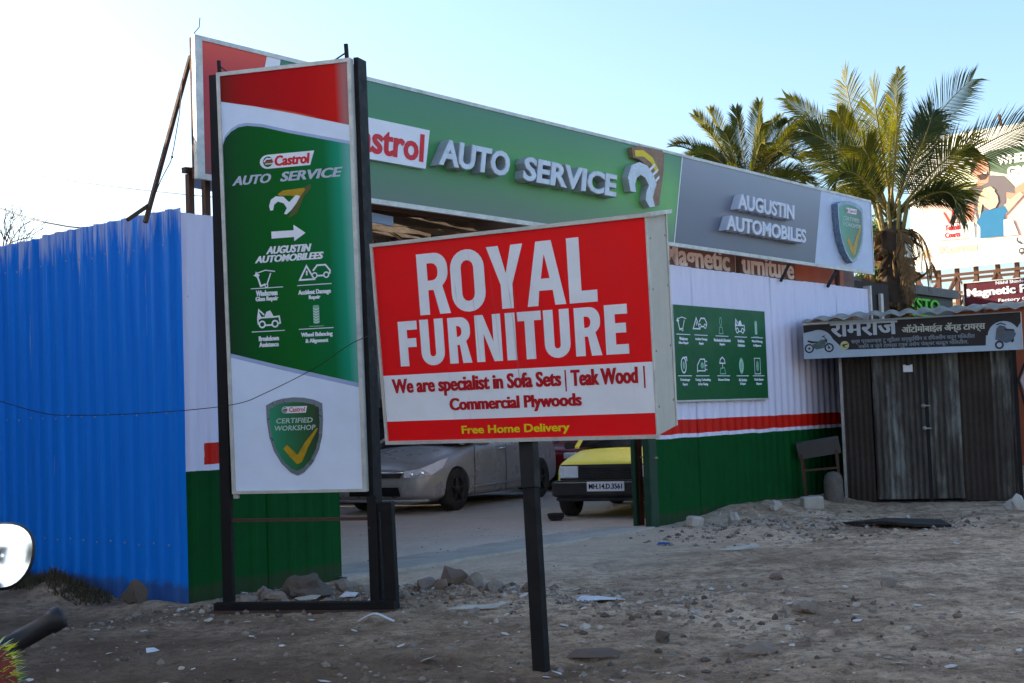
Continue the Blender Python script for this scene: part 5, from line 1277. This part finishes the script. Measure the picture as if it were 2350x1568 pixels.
mb = MB(); text(mb, 'WHERE CHAMPIONS', 3.80, HB+3.98, 7.9, HB+4.36, Z+.02, .03, extra=.03); text(mb, 'GROW UP', 4.18, HB+3.5, 6.2, HB+3.85, Z+.02, .03, extra=.03); mb.build('white_lettering', [hwm], hb)
MB().shape([(x, y+HB) for x, y in ((.55, 1.93), (2.72, 1.80), (2.72, 1.18), (.55, 1.25))], z=Z+.018).build('caption_box', [hwm], hb)
mb = MB(); text(mb, 'Tennis', 1.49, HB+1.57, 2.15, HB+1.81, Z+.03, .024, extra=.02); text(mb, 'Courts', 1.48, HB+1.27, 2.14, HB+1.51, Z+.03, .024, extra=.02); mb.shape([(1.3, HB+1.16), (2.5, HB+1.12), (2.5, HB+1.14), (1.3, HB+1.18)], z=Z+.03); mb.build('red_lettering', [hm('print_red', 196, 20, 34, 0)], hb)
opal = hm('pale_orange', 232, 196, 150, 0)
mb = MB(); text(mb, 'Kumar', 1.17, HB+.64, 2.91, HB+1.0, Z+.01, .018, extra=.03); text(mb, 'PROPERTIES', 1.16, HB+.36, 2.9, HB+.5, Z+.01, .0)
mb.shape(rect(1.17, HB+.575, 2.9, HB+.585), z=Z+.01); mb.build('orange_lettering', [opal], hb)
mb = MB()
mb.shape([(.52, HB+.53), (.52, HB+.88), (.62, HB+.88), (.50+.17, HB+.72), (.62, HB+.53)], z=Z+.01); mb.shape([(.86, HB+.88), (.74, HB+.88), (.60, HB+.71), (.76, HB+.53), (.88, HB+.53), (.72, HB+.71)], z=Z+.011)
mb.build('diamond_logo', [hm('logo_orange', 232, 170, 120, 0)], hb)
dk_ = hm('dark_icon', 60, 56, 58, 0)
mb = MB(); mb.ribbon([(4.44, HB+.98), (4.42, HB+.86), (4.50, HB+.76), (4.62, HB+.70)], .07, Z+.01); mb.ribbon(arc(4.55, HB+.88, .12, 10, 80, 5), .02, Z+.012); mb.build('phone_icon', [dk_], hb)
mb = MB(); mb.ringp((4.58, HB+.42), .10, .06, Z+.01, 16); mb.shape([(4.49, HB+.38), (4.67, HB+.38), (4.58, HB+.20)], z=Z+.011); mb.build('pin_icon', [dk_], hb)
mb = MB(); text(mb, '98230 11223', 4.75, HB+.72, 6.6, HB+.95, Z+.01, .02) if False else None
sc = MB(); rnd = random.Random(11)
M['scaf'] = mat('scaffold_rust', lin(92, 58, 40), .85, 0, .5, 2)
for k in range(14):
    xx = .1 + k*.84
    for zz in (-.3, -2.4): MB().box((xx + rnd.uniform(-.06, .06), (HB if zz < -1 else HB)/2, zz), (.16, HB, .14)).build('upright', M['scaf'], hb)
for yy in (6.5, 5.75, 5.0, 3.6, 2.2):
    for zz in (-.22, -2.3): MB().box((HW/2, yy, zz), (HW+.3, .11, .09)).build('ledger', M['scaf'], hb)
for k in range(13):
    xx = .1 + k*.84; MB().bar((xx, 5.0 if k % 2 else 6.5, -.22), (xx+.84, 6.5 if k % 2 else 5.0, -.22), .07).build('brace', M['scaf'], hb)
    MB().bar((xx, 5.1, -.2), (xx, 6.5, -2.4), .08).build('brace', M['scaf'], hb)
MB().bar((4.0, HT, -.1), (3.95, HT+.5, -.1), .09).build('upright', M['scaf'], hb)
lc = empty('cream_house', Matrix.Translation((24, 72, 0)) @ Matrix.Rotation(R(-40), 4, 'Z'), label='sunlit cream house wall glimpsed between the scaffold uprights', cat='house')
MB().box((0, 0, 3.2), (20, 6, 6.4)).build('walls', mat('cream_plaster', lin(226, 208, 160), .9, 0, .2, .5), lc)
for k in range(6): MB().box((-8+3.1*k, -3.03, 4.4), (1.1, .1, 1.4)).build('window', M['glass'], lc)
MB().box((0, 0, 6.5), (20.6, 6.6, .2)).build('roof', M['concrete'], lc)

# off to the side of the lot: unseen block added to shade the forecourt
ob = empty('shade_block', Matrix.Translation((-13.4, 10.4, 0)), label='unseen two storey block added beside the lot to shade the forecourt', cat='building')
MB().box((0, 0, 2.75), (6.5, 20, 5.5)).build('walls', mat('ochre_plaster', lin(206, 192, 166), .9, 0, .3, .6), ob)
MB().box((0, 0, 5.6), (7.0, 20.5, .2)).build('roof', M['concrete'], ob)
wme = MB().box((0, 0, 0), (.08, 1.3, 1.2)).mesh('window'); wme.materials.append(M['glass'])
for k in range(6):
    for j in range(2):
        o = bpy.data.objects.new('window', wme); COL.objects.link(o); o.parent = ob; o.location = (3.26, -8.2+3.25*k, 1.5+2.5*j)
# the sunlit row across the street, behind the viewer (it shows in the mirror; added and tinted to throw light back)
for i, (x, w_, h_, cc, lb_) in enumerate(((-17, 11, 9.5, (214, 220, 226), 'pale grey'), (-4.5, 12, 11.0, (206, 222, 240), 'light blue'), (8.5, 11, 8.5, (222, 228, 232), 'whitewashed'), (20.5, 11, 10.0, (214, 214, 206), 'off-white'))):
    rb = empty('street_building', Matrix.Translation((x, -15.0, 0)), label=lb_ + ' building across the street, added and tinted to throw light back', cat='building', group='buildings across the street')
    MB().box((0, 0, h_/2), (w_, 8, h_)).build('walls', mat('facade_' + lb_.replace(' ', '_'), lin(*cc), .9, 0, .2, .6), rb)
    MB().box((0, 0, h_+.1), (w_+.5, 8.5, .2)).build('roof', M['concrete'], rb)
    for k in range(4):
        for j in range(3):
            wo = MB().box((-w_/2 + w_*(k+.5)/4, 4.03, 1.7+2.8*j), (1.1, .1, 1.3)).build('window', M['glass'], rb)

# ================================================================== TREES AND SHRUBS
def twig_tree(root, base, h, seed, spread=1.0, leafy=0.0, leafm=None, depth=5):
    rnd = random.Random(seed); mb = MB(); lf = MB()
    def grow(p, d, L_, r, k):
        q = p + d*L_; mid_ = p.lerp(q, .5) + Vector((rnd.uniform(-1, 1), rnd.uniform(-1, 1), rnd.uniform(-.3, .6)))*L_*.08
        mb.tube([p, mid_, q], [r, r*.85, r*.68], 5 if k > 2 else 3, caps=False)
        if k <= 2 and leafy > 0:
            for _ in range(int(leafy)):
                c = p.lerp(q, rnd.random()) + Vector([rnd.uniform(-1, 1) for _ in range(3)])*L_*.35; s = rnd.uniform(.04, .085)*h/4
                a = Vector([rnd.uniform(-1, 1) for _ in range(3)]).normalized(); b = a.orthogonal().normalized()
                lf.add([c-a*s, c+b*s*.5, c+a*s, c-b*s*.5], [(0, 1, 2, 3)])
        if k == 0: return
        for _ in range(rnd.choice((2, 3, 3))):
            nd = (d + Vector([rnd.uniform(-1, 1) for _ in range(3)])*.62*spread + Vector((0, 0, .08))).normalized()
            grow(q if rnd.random() < .7 else p.lerp(q, .7), nd, L_*rnd.uniform(.62, .85), r*.62, k-1)
    grow(Vector(base), Vector((rnd.uniform(-.1, .1), rnd.uniform(-.1, .1), 1)).normalized(), h*.30, h*.022, depth)
    mb.build('branches', M['bark'], root)
    if leafy > 0: lf.build('crown', leafm, root)
M['leaf'] = leaf_mat('tree_leaf', (.04, .07, .015, 1), (.09, .12, .02, 1), .35)
bt_ = empty('bare_tree', Matrix.Translation((-10.2, 25.5, 0)), label='bare twiggy tree rising behind the blue fence at the picture edge', cat='tree')
twig_tree(bt_, (0, 0, 0), 6.3, 12, 1.2, 0, M['leaf'], 7)
for i, (x, y, h, lb_) in enumerate(((3.5, 33, 6.5, 'leafy green tree behind the workshop shed, beyond its trusses'), (9.5, 38, 7.0, 'leafy tree between the date palm and the hoarding scaffold'), (-1.5, 36, 5.2, 'lower leafy tree behind the back wall of the shed'), (14.5, 40, 5.0, 'small leafy tree at the foot of the hoarding scaffold'))):
    tr = empty('leafy_tree', Matrix.Translation((x, y, 0)), label=lb_, cat='tree', group='trees behind the workshop')
    twig_tree(tr, (0, 0, 0), h, 20+i, 1.0, 16, M['leaf'], 5)

# ================================================================== RUBBLE, STONES AND LITTER
def rock_verts(seed, sub=1, rough=.28, squash=.7):
    bm = bmesh.new(); bmesh.ops.create_icosphere(bm, subdivisions=sub, radius=1)
    rnd = random.Random(seed); ax = Vector((rnd.uniform(.7, 1.3), rnd.uniform(.7, 1.2), rnd.uniform(.55, .9)*squash/.7))
    for v in bm.verts:
        n = v.co.normalized(); k = 1 + rough*2*noise.noise(n*1.4 + Vector((seed*3.1, 0, 0))) + rough*.6*noise.noise(n*4 + Vector((0, seed*1.7, 0)))
        v.co = Vector((n.x*ax.x, n.y*ax.y, n.z*ax.z))*k
    # broken flat faces
    for _ in range(4):
        d = Vector([rnd.uniform(-1, 1) for _ in range(3)]).normalized(); lim = rnd.uniform(.55, .8)
        for v in bm.verts:
            t = v.co.dot(d)
            if t > lim: v.co -= d*(t-lim)
    vs = [tuple(v.co) for v in bm.verts]; fs = [tuple(v.index for v in f.verts) for f in bm.faces]; bm.free()
    return vs, fs
import numpy as np
SM = [rock_verts(100+i, 1) for i in range(10)]
rnd = random.Random(77)
def scatter(name, spots, mats_, lo, hi, flat=1.0):
    V = []; F = []; MI = []; base = 0
    for (x, y) in spots:
        vs, fs = SM[rnd.randrange(10)]; s = lo + (hi-lo)*rnd.random()**3.2; a = rnd.uniform(0, 6.28); ca, sa = math.cos(a), math.sin(a)
        A = np.array(vs)*s; z0 = gh(x, y) + s*.08*flat
        V.append(np.stack([A[:, 0]*ca - A[:, 1]*sa + x, A[:, 0]*sa + A[:, 1]*ca + y, A[:, 2]*flat + z0], 1)); F += [tuple(i+base for i in f) for f in fs]; MI += [min(len(mats_)-1, int(rnd.random()**2.6*len(mats_)))]*len(fs); base += len(vs)
    me = bpy.data.meshes.new(name); me.from_pydata(np.concatenate(V).tolist(), [], F); me.polygons.foreach_set('material_index', MI); me.update()
    o = obj(name, me, mats_); tag(o, kind='stuff'); return o
M['stone'] = mat('grey_rubble', lin(136, 126, 116), .95, 0, .5, 9, bmp=.6, bscale=40, dirt_col=lin(100, 90, 82))
M['stone2'] = mat('dark_clod', lin(88, 80, 72), .95, 0, .4, 9, bmp=.6, bscale=40)
M['stone3'] = mat('pale_chip', lin(176, 168, 158), .9, 0, .3, 9)
M['stone4'] = mat('brown_clod', lin(118, 102, 90), .95, 0, .4, 9, bmp=.6, bscale=40)
def gauss_spots(n, areas):
    out = []
    tot = sum(a[4] for a in areas)
    for (cx, cy, sx_, sy_, wgt) in areas:
        for _ in range(int(n*wgt/tot)):
            out.append((rnd.gauss(cx, sx_), rnd.gauss(cy, sy_)))
    return [(x, y) for x, y in out if y > 5.4 and y < 18 and not (wsp(x, y)[1] < .06 and wsp(x, y)[0] < 7 and not (-4.9 < wsp(x, y)[0] < .1)) and Vector((x-BO.x, y-BO.y, 0)).dot(BN) > .05 or (wsp(x, y)[1] > .1 and x > -2.4 and 5.4 < y < 18)]
areas = [(-1.7, 10.0, .45, .28, 1.6), (-.5, 10.05, .55, .28, 2.0), (.4, 9.4, .8, .45, 1.3), (1.6, 8.6, .8, .6, 1.2), (-3.3, 9.9, .8, .35, 1.2), (.0, 7.6, 1.5, .8, .5), (3.1, 15.0, .9, .6, 1.6), (4.6, 14.6, 1.3, .5, 1.3), (2.5, 14.0, .7, .4, .8), (.9, 6.9, 1.0, .5, .9), (-2.5, 7.5, 1.0, .9, .2), (-4.6, 11.0, .9, .5, .7)]
scatter('rubble_scatter', gauss_spots(5200, areas), [M['stone'], M['stone4'], M['stone2'], M['stone3']], .004, .036)
uni = [(rnd.uniform(-5, 7), 5.4 + 11*rnd.random()**1.3) for _ in range(9500)]
uni = [(x, y) for x, y in uni if abs(x) < .46*y + .4 and (wsp(x, y)[1] > .1) and Vector((x-BO.x, y-BO.y, 0)).dot(BN) > .05 or (-4.9 < wsp(x, y)[0] < 0 and rnd.random() < .2)]
scatter('gravel_scatter', uni, [M['stone'], M['stone2'], M['stone4'], M['stone3']], .003, .015, .7)
# flat pale crumbs of plaster and paper
V = []; F = []
fl = gauss_spots(620, areas) + [(x, y) for x, y in uni[:260]]
for (x, y) in fl:
    s = .006 + .022*rnd.random()**2.5; a = rnd.uniform(0, 6.28); z = gh(x, y) + .006 + s*.2; b = len(V); k = rnd.choice((4, 5, 5, 6))
    tz = rnd.uniform(-.35, .35); ty = rnd.uniform(-.35, .35)
    for i in range(k):
        r_ = s*rnd.uniform(.6, 1.2); an = a + 6.283*i/k; px, py_ = r_*math.cos(an)*1.4, r_*math.sin(an); V.append((x+px, y+py_, z+px*tz+py_*ty))
    F.append(tuple(range(b, b+k)))
me = bpy.data.meshes.new('plaster_crumbs'); me.from_pydata(V, [], F)
tag(obj('plaster_crumbs', me, mat('pale_crumb', lin(196, 192, 186), .9, 0, .4, 30)), kind='stuff')

def rock(x, y, s, seed, label, cat='stone', mt=None, squash=.7, rough=.28, group=None, sub=3, stretch=(1, 1, 1), rz=0, sink=.25, name='rubble_stone'):
    vs, fs = rock_verts(seed, sub, rough, squash)
    o = MB().add([(a*s*stretch[0], b*s*stretch[1], c*s*stretch[2]) for a, b, c in vs], fs, 0, False).build(name, mt or M['stone'])
    for p in o.data.polygons: p.use_smooth = True
    o.data.set_sharp_from_angle(angle=R(28))
    o.location = (x, y, gh(x, y) + s*stretch[2]*(.62-sink)); o.rotation_euler = (0, 0, rz)
    return tag(o, label, cat, group)
rock(-1.64, 10.12, .205, 4, 'largest brown boulder lying among rubble under the pylon sign', 'boulder', mat('brown_boulder', lin(98, 90, 84), .95, 0, .4, 6, bmp=.8, bscale=26), stretch=(1.05, .8, .82), name='boulder')
GRP = 'grey rubble stones under the pylon'
for i, (x, y, s) in enumerate(((-2.06, 9.93, .085), (-1.93, 10.12, .07), (-1.86, 10.0, .075), (-1.99, 10.2, .06), (-1.38, 10.35, .08), (-1.22, 10.15, .07), (-1.75, 9.86, .05), (-1.45, 9.95, .05))):
    rock(x, y, s, 40+i, ('pale stone touching the thick single leg of the pylon', 'middle-sized grey stone behind the pylon bottom bar, next to the single leg', 'grey stone between the single leg and the boulder, nearer the bar', 'small stone against the green wall foot behind the pylon single leg',
        'grey stone on the gate side of the boulder, against the wall end', 'grey stone behind the stub leg side of the boulder', 'small stone tucked before the boulder on its fence side', 'small stone tucked before the boulder beside the orange wrapper')[i], group=GRP, sub=2)
GRP = 'brown clods between the pylon and the post'
for i, (x, y, s) in enumerate(((-.72, 10.22, .10), (-.52, 10.28, .12), (-.36, 10.2, .08), (-.60, 9.95, .06), (-.2, 10.1, .07), (.06, 9.85, .06), (-.85, 9.75, .05), (.15, 9.6, .05))):
    rock(x, y, s, 60+i, ('large grey clod of the heap nearest the pylon stub leg', 'biggest brown clod topping the heap between pylon and post', 'grey clod on the post side of the biggest brown clod', 'small brown clod in front of the biggest brown clod',
        'grey clod between the heap and the long pale strip', 'brown clod close to the post at the far edge of the rubble', 'small grey clod just past the pylon base corner', 'small brown clod almost behind the black post')[i], group=GRP, sub=2, mt=M['stone4'] if i % 2 else M['stone'])
rock(1.90, 8.80, .075, 81, 'rounded lone stone on open dirt beyond the post, beside scattered plaster', mt=M['stone'], sub=2)
rock(.84, 7.9, .06, 82, 'dark clod on the dirt a little beyond the black post', mt=M['stone2'], sub=2)
rock(2.75, 9.85, .07, 83, 'grey lump sitting alone on bare dirt midway to the shack', mt=M['stone'], sub=2)
rock(2.02, 10.4, .05, 84, 'small brown lump alone on the bare dirt before the striped wall', mt=M['stone4'], sub=2)
rock(6.03, 15.9, .17, 85, 'pale squared stone beside the far end of the shack', mt=M['stone3'], sub=2, stretch=(.8, .8, 1.1))
rock(-2.98, 10.25, .085, 86, 'dark wedge of earth leaning on the foot of the blue fence', mt=M['stone2'], sub=2, stretch=(.9, .7, 1.8), rough=.4)
rock(2.55, 15.55, .10, 89, 'pale angular stone below the green end of the striped wall', mt=M['stone3'], sub=2)
rock(3.2, 16.3, .09, 90, 'pale chipped stone halfway along the foot of the striped wall', mt=M['stone3'], sub=2)
cb = MB().rbox((0, 0, .07), (.27, .15, .17), .012).build('concrete_block', M['concrete']); cb.location = (3.78, 16.9, gh(3.78, 16.9)-.0); cb.rotation_euler = (0.05, -.03, .2)
tag(cb, 'broken pale concrete block at the foot of the striped wall near the bench', 'concrete block')
cb = MB().rbox((0, 0, .06), (.20, .13, .13), .02).build('brick_lump', M['stone3']); cb.location = (2.05, 15.35, gh(2.05, 15.35)); cb.rotation_euler = (0.1, .1, .7)
tag(cb, 'chipped block at the very end of the dirt ridge by the gate', 'brick')
# dark board lying before the shack
v = []; f = []; q = [(3.68, 14.95), (4.2, 15.05), (4.78, 14.9), (4.72, 14.35), (4.3, 14.25), (4.05, 14.6)]
top = [(x, y, max(gh(x, y), .0)+.045+.02*math.sin(x*5)) for x, y in q]; bot = [(x, y, z-.03) for x, y, z in top]; k = len(q)
fb = MB().add(top+bot, [tuple(range(k))[::-1], tuple(range(k, 2*k))] + [(i, (i+1) % k, (i+1) % k + k, i+k) for i in range(k)]).build('flat_board', mat('dark_rubber_mat', lin(38, 34, 32), .9, 0, .4, 6))
tag(fb, 'dark flat rubber mat lying on the dirt in front of the shack', 'mat')
def scrap(x, y, pts, mt, label, group=None, lift=.02, rz=0.0, name='litter_scrap', thick=.003):
    """crumpled flat scrap: pts are (x, y, z) corners around a centre"""
    c = Vector((0, 0, lift)); k = len(pts)
    up = [tuple(c)] + [(a, b, z + .004) for a, b, z in pts]; dn = [(a, b, z - thick) for a, b, z in up]
    f = [(0, i+1, (i+1) % k + 1) for i in range(k)] + [(0+k+1, (i+1) % k + 1 + k+1, i+1+k+1) for i in range(k)] + [(i+1, i+1+k+1, (i+1) % k + 1 + k+1, (i+1) % k + 1) for i in range(k)]
    o = MB().add(up+dn, f, 0, False).build(name, mt); o.location = (x, y, gh(x, y) + .012); o.rotation_euler = (0, 0, rz)
    return tag(o, label, 'litter', group)
wp = mat('dirty_white_plastic', lin(200, 204, 210), .6, 0, .2, 20); pp = mat('pale_card', lin(178, 174, 164), .8, 0, .3, 15)
cur = MB(); n = 10
A = [(-.13+.026*k, .03*math.sin(k*.6), .02 + .05*math.sin(math.pi*k/n)) for k in range(n+1)]
cur.add([(x, y-.012, z) for x, y, z in A] + [(x, y+.014, z+.006) for x, y, z in A], [(i, i+1, n+1+i+1, n+1+i) for i in range(n)], 0, True)
o = cur.build('plastic_strip', wp); o.location = (-.98, 8.9, gh(-.98, 8.9)); o.rotation_euler = (0, 0, -.2); md = o.modifiers.new('t', 'SOLIDIFY'); md.thickness = .004; applied(o)
tag(o, 'curled white plastic strip on the dirt just before the pylon base', 'litter')
scrap(.56, 9.55, [(-.18, -.06, .0), (-.12, .09, .02), (.02, .06, .01), (.20, -.03, .0), (.02, -.08, .01)], wp, 'white folded sheet of card beyond the black post, on open dirt', lift=.03)
scrap(-.30, 9.25, [(-.22, -.02, .0), (-.1, .04, .02), (.12, .03, .01), (.24, .07, .03), (.1, -.04, .0)], pp, 'long pale torn strip in the rubble between pylon and post')
scrap(-1.62, 9.98, [(-.10, .02, .01), (-.02, .05, .03), (.11, .0, .03), (.08, -.05, .01), (-.04, -.03, .0)], pp, 'cream flake of plaster leaning on the boulder under the pylon', lift=.03)
scrap(-1.30, 9.98, [(-.07, -.02, .0), (-.03, .04, .03), (.07, .03, .02), (.05, -.03, .0)], wp, 'white flake right of the boulder under the pylon'.replace('right of', 'near the cross bar side of'), lift=.03)
scrap(-1.50, 9.93, [(-.07, -.015, .0), (.0, .02, .02), (.07, .035, .02), (.04, -.01, .0)], mat('orange_wrapper', lin(206, 136, 40), .6), 'small orange wrapper in front of the boulder under the pylon')
scrap(1.47, 13.45, [(-.07, -.03, .0), (-.04, .03, .02), (.08, .04, .01), (.07, -.03, .0)], mat('blue_wrapper', lin(20, 70, 130), .6), 'small blue wrapper on the pale concrete outside the gate')
scrap(2.12, 12.7, [(-.18, -.03, .0), (-.1, .04, .02), (.16, .07, .04), (.22, .02, .02), (.0, -.03, .0)], pp, 'bent pale board lying on the dirt in front of the green service board', lift=.01)
scrap(1.30, 7.35, [(-.10, -.02, .01), (-.05, .05, .03), (.02, .07, .05), (.09, .05, .04), (.11, -.02, .01), (.02, -.05, .0)], mat('grey_bark', lin(128, 116, 104), .9, 0, .5, 12, bmp=.4), 'curved grey slab of bark or card close beyond the post foot', lift=.05)
scrap(.40, 7.45, [(-.16, -.02, .0), (-.1, .06, .03), (.1, .06, .03), (.18, .0, .01), (.04, -.06, .0)], mat('brown_card', lin(96, 84, 76), .85, 0, .3, 10), 'brown flattened carton beside the foot of the black post', lift=.03)
GRP = 'pale scraps on the dirt lot'
for i in range(46):
    a = areas[i % len(areas)]; x, y = rnd.gauss(a[0], a[2]*1.2), rnd.gauss(a[1], a[3]*1.3)
    if y < 5.8 or wsp(x, y)[1] < .3 or Vector((x-BO.x, y-BO.y, 0)).dot(BN) < .2: continue
    s = rnd.uniform(.018, .05)
    scrap(x, y, [(-s, -s*.4, 0), (-s*.4, s*.6, s*.4), (s*.7, s*.5, s*.3), (s, -s*.3, 0), (s*.1, -s*.6, .0)], rnd.choice((wp, pp)), 'small pale scrap of paper or plaster on the dirt lot', GRP, lift=s*.3, rz=rnd.uniform(0, 6))

# low weeds at the foot of the blue fence
V = []; F = []
for i in range(6000):
    t = rnd.uniform(.8, 6.5); x = BO.x + BE.x*t + BN.x*rnd.uniform(.04, .5); y = BO.y + BE.y*t + BN.y*rnd.uniform(.04, .5)
    if noise.noise(Vector((t*1.3, 2, 2))) < -.05: continue
    h_ = rnd.uniform(.02, .10); a = rnd.uniform(0, 6.28); z = gh(x, y); b = len(V); dx, dy = math.cos(a)*.008, math.sin(a)*.008; lx, ly = rnd.uniform(-.05, .05), rnd.uniform(-.05, .05)
    V += [(x-dx, y-dy, z-.01), (x+dx, y+dy, z-.01), (x+lx, y+ly, z+h_)]; F.append((b, b+1, b+2))
me = bpy.data.meshes.new('dry_weeds'); me.from_pydata(V, [], F)
tag(obj('dry_weeds', me, mat('dry_weed', lin(74, 68, 50), .9, 0, .3, 20)), kind='stuff')

# ================================================================== MOTORCYCLE AT THE PICTURE'S EDGE
mc = empty('motorcycle', Matrix.Translation((-1.55, 2.3, 0)), label='parked motorcycle of which only one mirror, a black grip and a fringed cover show', cat='motorcycle')
M['rub'] = mat('black_grip_rubber', (.012, .013, .018), .5, 0, .2, 20, dirt_col=(.04,.04,.05,1), bmp=.1)
M['mirror'] = mat('mirror_glass', lin(238, 242, 244), .02, 1.0, 0)
o3 = lambda x, y, z: (x+1.55, y-2.3, z)
gr = MB(); g1_, g0_ = Vector(o3(-.868, 2.50, 1.048)), Vector(o3(-.985, 2.46, .985))
dr = (g1_-g0_).normalized()
gr.tube([g0_ - dr*.03, g0_, g0_+dr*.004, g1_-dr*.03, g1_-dr*.028, g1_-dr*.006, g1_-dr*.002, g1_+dr*.003], [.026, .026, .0195, .0195, .0225, .0225, .021, .010], 24)
gr.build('handlebar_grip', M['rub'], mc)
MB().tube([g0_, Vector(o3(-1.10, 2.38, .95)), Vector(o3(-1.35, 2.30, .92)), Vector(o3(-1.55, 2.30, .94)), Vector(o3(-1.80, 2.32, .95)), Vector(o3(-2.05, 2.44, 1.0))], .011, 12).build('handlebar', M['steel'], mc)
MB().tube([Vector(o3(-2.05, 2.44, 1.0)), Vector(o3(-2.2, 2.5, 1.05))], .018, 14).build('handlebar_grip', M['rub'], mc)


def mirror_part(cx, cz, cy, flip=1):
    cen = Vector(o3(cx, cy, cz)); out = []
    for k in range(32):
        a = 2*math.pi*k/32; ca, sa = math.cos(a), math.sin(a)
        out.append((flip*.058*math.copysign(abs(ca)**.85, ca)*(1+.10*sa), .064*math.copysign(abs(sa)**.9, sa)))
    nrm = Vector((.14, -1, .27)).normalized(); e = Vector((1, 0, 0)); e = (e-nrm*e.dot(nrm)).normalized(); u = nrm.cross(e)*-1
    if u.z < 0: u = -u
    loop = lambda k, d: [cen + e*(a*k) + u*(b*k) + nrm*d for a, b in out]
    L0, L1, L2, L3 = loop(1.0, .0), loop(1.06, -.006), loop(1.0, -.02), loop(.5, -.035)
    v = L0+L1+L2+L3; f = []
    for r_ in range(3):
        for k in range(32): f.append((r_*32+k, r_*32+(k+1) % 32, (r_+1)*32+(k+1) % 32, (r_+1)*32+k))
    f.append(tuple(96+k for k in range(32)))
    hs = MB().add(v, f, 0, True).build('mirror_housing', M['rub'], mc)
    gv_ = []; gf_ = []
    for r_ in range(13):
        kk = .985*(1-r_/12.15); gv_ += loop(kk, .0012 + .0022*(1-kk*kk))
    for r_ in range(12):
        for k in range(32): gf_.append((r_*32+k, (r_+1)*32+k, (r_+1)*32+(k+1) % 32, r_*32+(k+1) % 32))
    gf_.append(tuple(384+k for k in range(32)))
    MB().add(gv_, gf_, 0, True).build('mirror_glass', M['mirror'], hs)
    MB().tube([cen - u*.05 - nrm*.02, cen - u*.10 + e*(-.04*flip), cen - u*.19 + e*(-.13*flip)], .006, 8).build('mirror_stem', M['chromium'], mc)
mirror_part(-1.022, 1.155, 2.6)
mirror_part(-2.02, 1.155, 2.6, -1)
# fringed red cover on the lever bracket
fc = MB().lathe([(.0, .075), (.03, .068), (.05, .04), (.055, .0), (.05, -.05), (.02, -.08), (.0, -.085)], 20, o3(-.945, 2.32, .955), 'Z').build('fringed_cover', mat('red_brown_cover', lin(120, 36, 22), .7, 0, .4, 40), mc)
V = []; F = []; MI_ = []; rnd = random.Random(9); c0 = Vector(o3(-.945, 2.32, .955))
for i in range(420):
    a = rnd.uniform(-1.9, 1.3); z = rnd.uniform(-.08, .07); rr = .052*math.sqrt(max(0, 1-(z/.09)**2)); p = c0 + Vector((math.cos(a)*rr, math.sin(a)*rr, z))
    d = Vector((math.cos(a), math.sin(a), z*6 + rnd.uniform(-.4, .4))).normalized(); L_ = rnd.uniform(.012, .026); wv = d.cross(Vector((0, 1, .2))).normalized()*.0011; b = len(V)
    V += [tuple(p-wv), tuple(p+wv), tuple(p+d*L_)]; F.append((b, b+1, b+2)); MI_.append(rnd.choice((0, 0, 1, 2)))
me = bpy.data.meshes.new('fringe'); me.from_pydata(V, [], F); me.polygons.foreach_set('material_index', MI_)
tag(obj('fringe', me, [mat('tinsel_yellow', lin(216, 214, 60), .5), mat('tinsel_green', lin(90, 170, 70), .5), mat('tinsel_silver', lin(190, 214, 190), .3, .5)], fc), kind='stuff')
# the rest of the machine, outside the picture
for yy in (2.75, 1.45):
    w = MB().lathe([(.25, -.04), (.30, -.045), (.315, 0), (.30, .045), (.25, .04)], 28, (0, yy-2.3, .315), 'X').build('wheel', M['tyre'], mc)
    q = MB()
    for k in range(12):
        a = math.pi*k/6; q.bar((0, yy-2.3, .315), (0, yy-2.3+.26*math.cos(a), .315+.26*math.sin(a)), .006)
    q.lathe([(.24, -.02), (.255, 0), (.24, .02)], 28, (0, yy-2.3, .315), 'X'); q.build('rim', M['steel'], w)
for s in (-.07, .07): MB().tube([(s, .42, .315), (s, .12, .80), (s, .05, .93)], .02, 10).build('fork', M['steel'], mc)
MB().lathe([(0, .09), (.06, .07), (.085, .0), (.085, -.03)], 20, (0, .17, .84), 'Y').build('headlight', M['lens2'], mc)
MB().rbox((0, -.12, .80), (.26, .46, .20), .07).build('fuel_tank', M['darkred'], mc)
MB().rbox((0, -.62, .80), (.24, .60, .10), .04).build('seat', M['rub'], mc)
MB().rbox((0, -.15, .42), (.28, .42, .36), .06).build('engine', M['steel'], mc)
MB().rbox((0, -.80, .62), (.16, .5, .16), .05).build('tail_cowl', M['darkred'], mc)
MB().bar((-.02, -.15, .3), (-.28, -.25, .0), .02).build('side_stand', M['steel'], mc)

# utility pole across the street, behind the viewer (seen in the mirror)
up = empty('utility_pole', Matrix.Translation((-4.6, -9.0, 0)), label='concrete utility pole with cross arms across the street, reflected in the motorcycle mirror', cat='utility pole')
MB().tube([(0, 0, -.2), (0, 0, 9.2)], [.14, .09], 10).build('pole', M['concrete'], up)
for zz in (8.8, 8.2): MB().box((0, 0, zz), (1.7, .09, .09)).build('cross_arm', M['rust'], up)
for xx in (-.75, 0, .75):
    MB().lathe([(0, .12), (.04, .1), (.05, .05), (.03, 0)], 10, (xx, 0, 8.85)).build('insulator', M['darkplastic'], up)
    MB().tube([(xx, 0, 8.95), (xx+6, -.2, 8.6), (xx+14, 0, 8.9)], .012, 5).tube([(xx, 0, 8.95), (xx-6, -.2, 8.6), (xx-14, 0, 8.9)], .012, 5).build('power_line', M['black'], up)
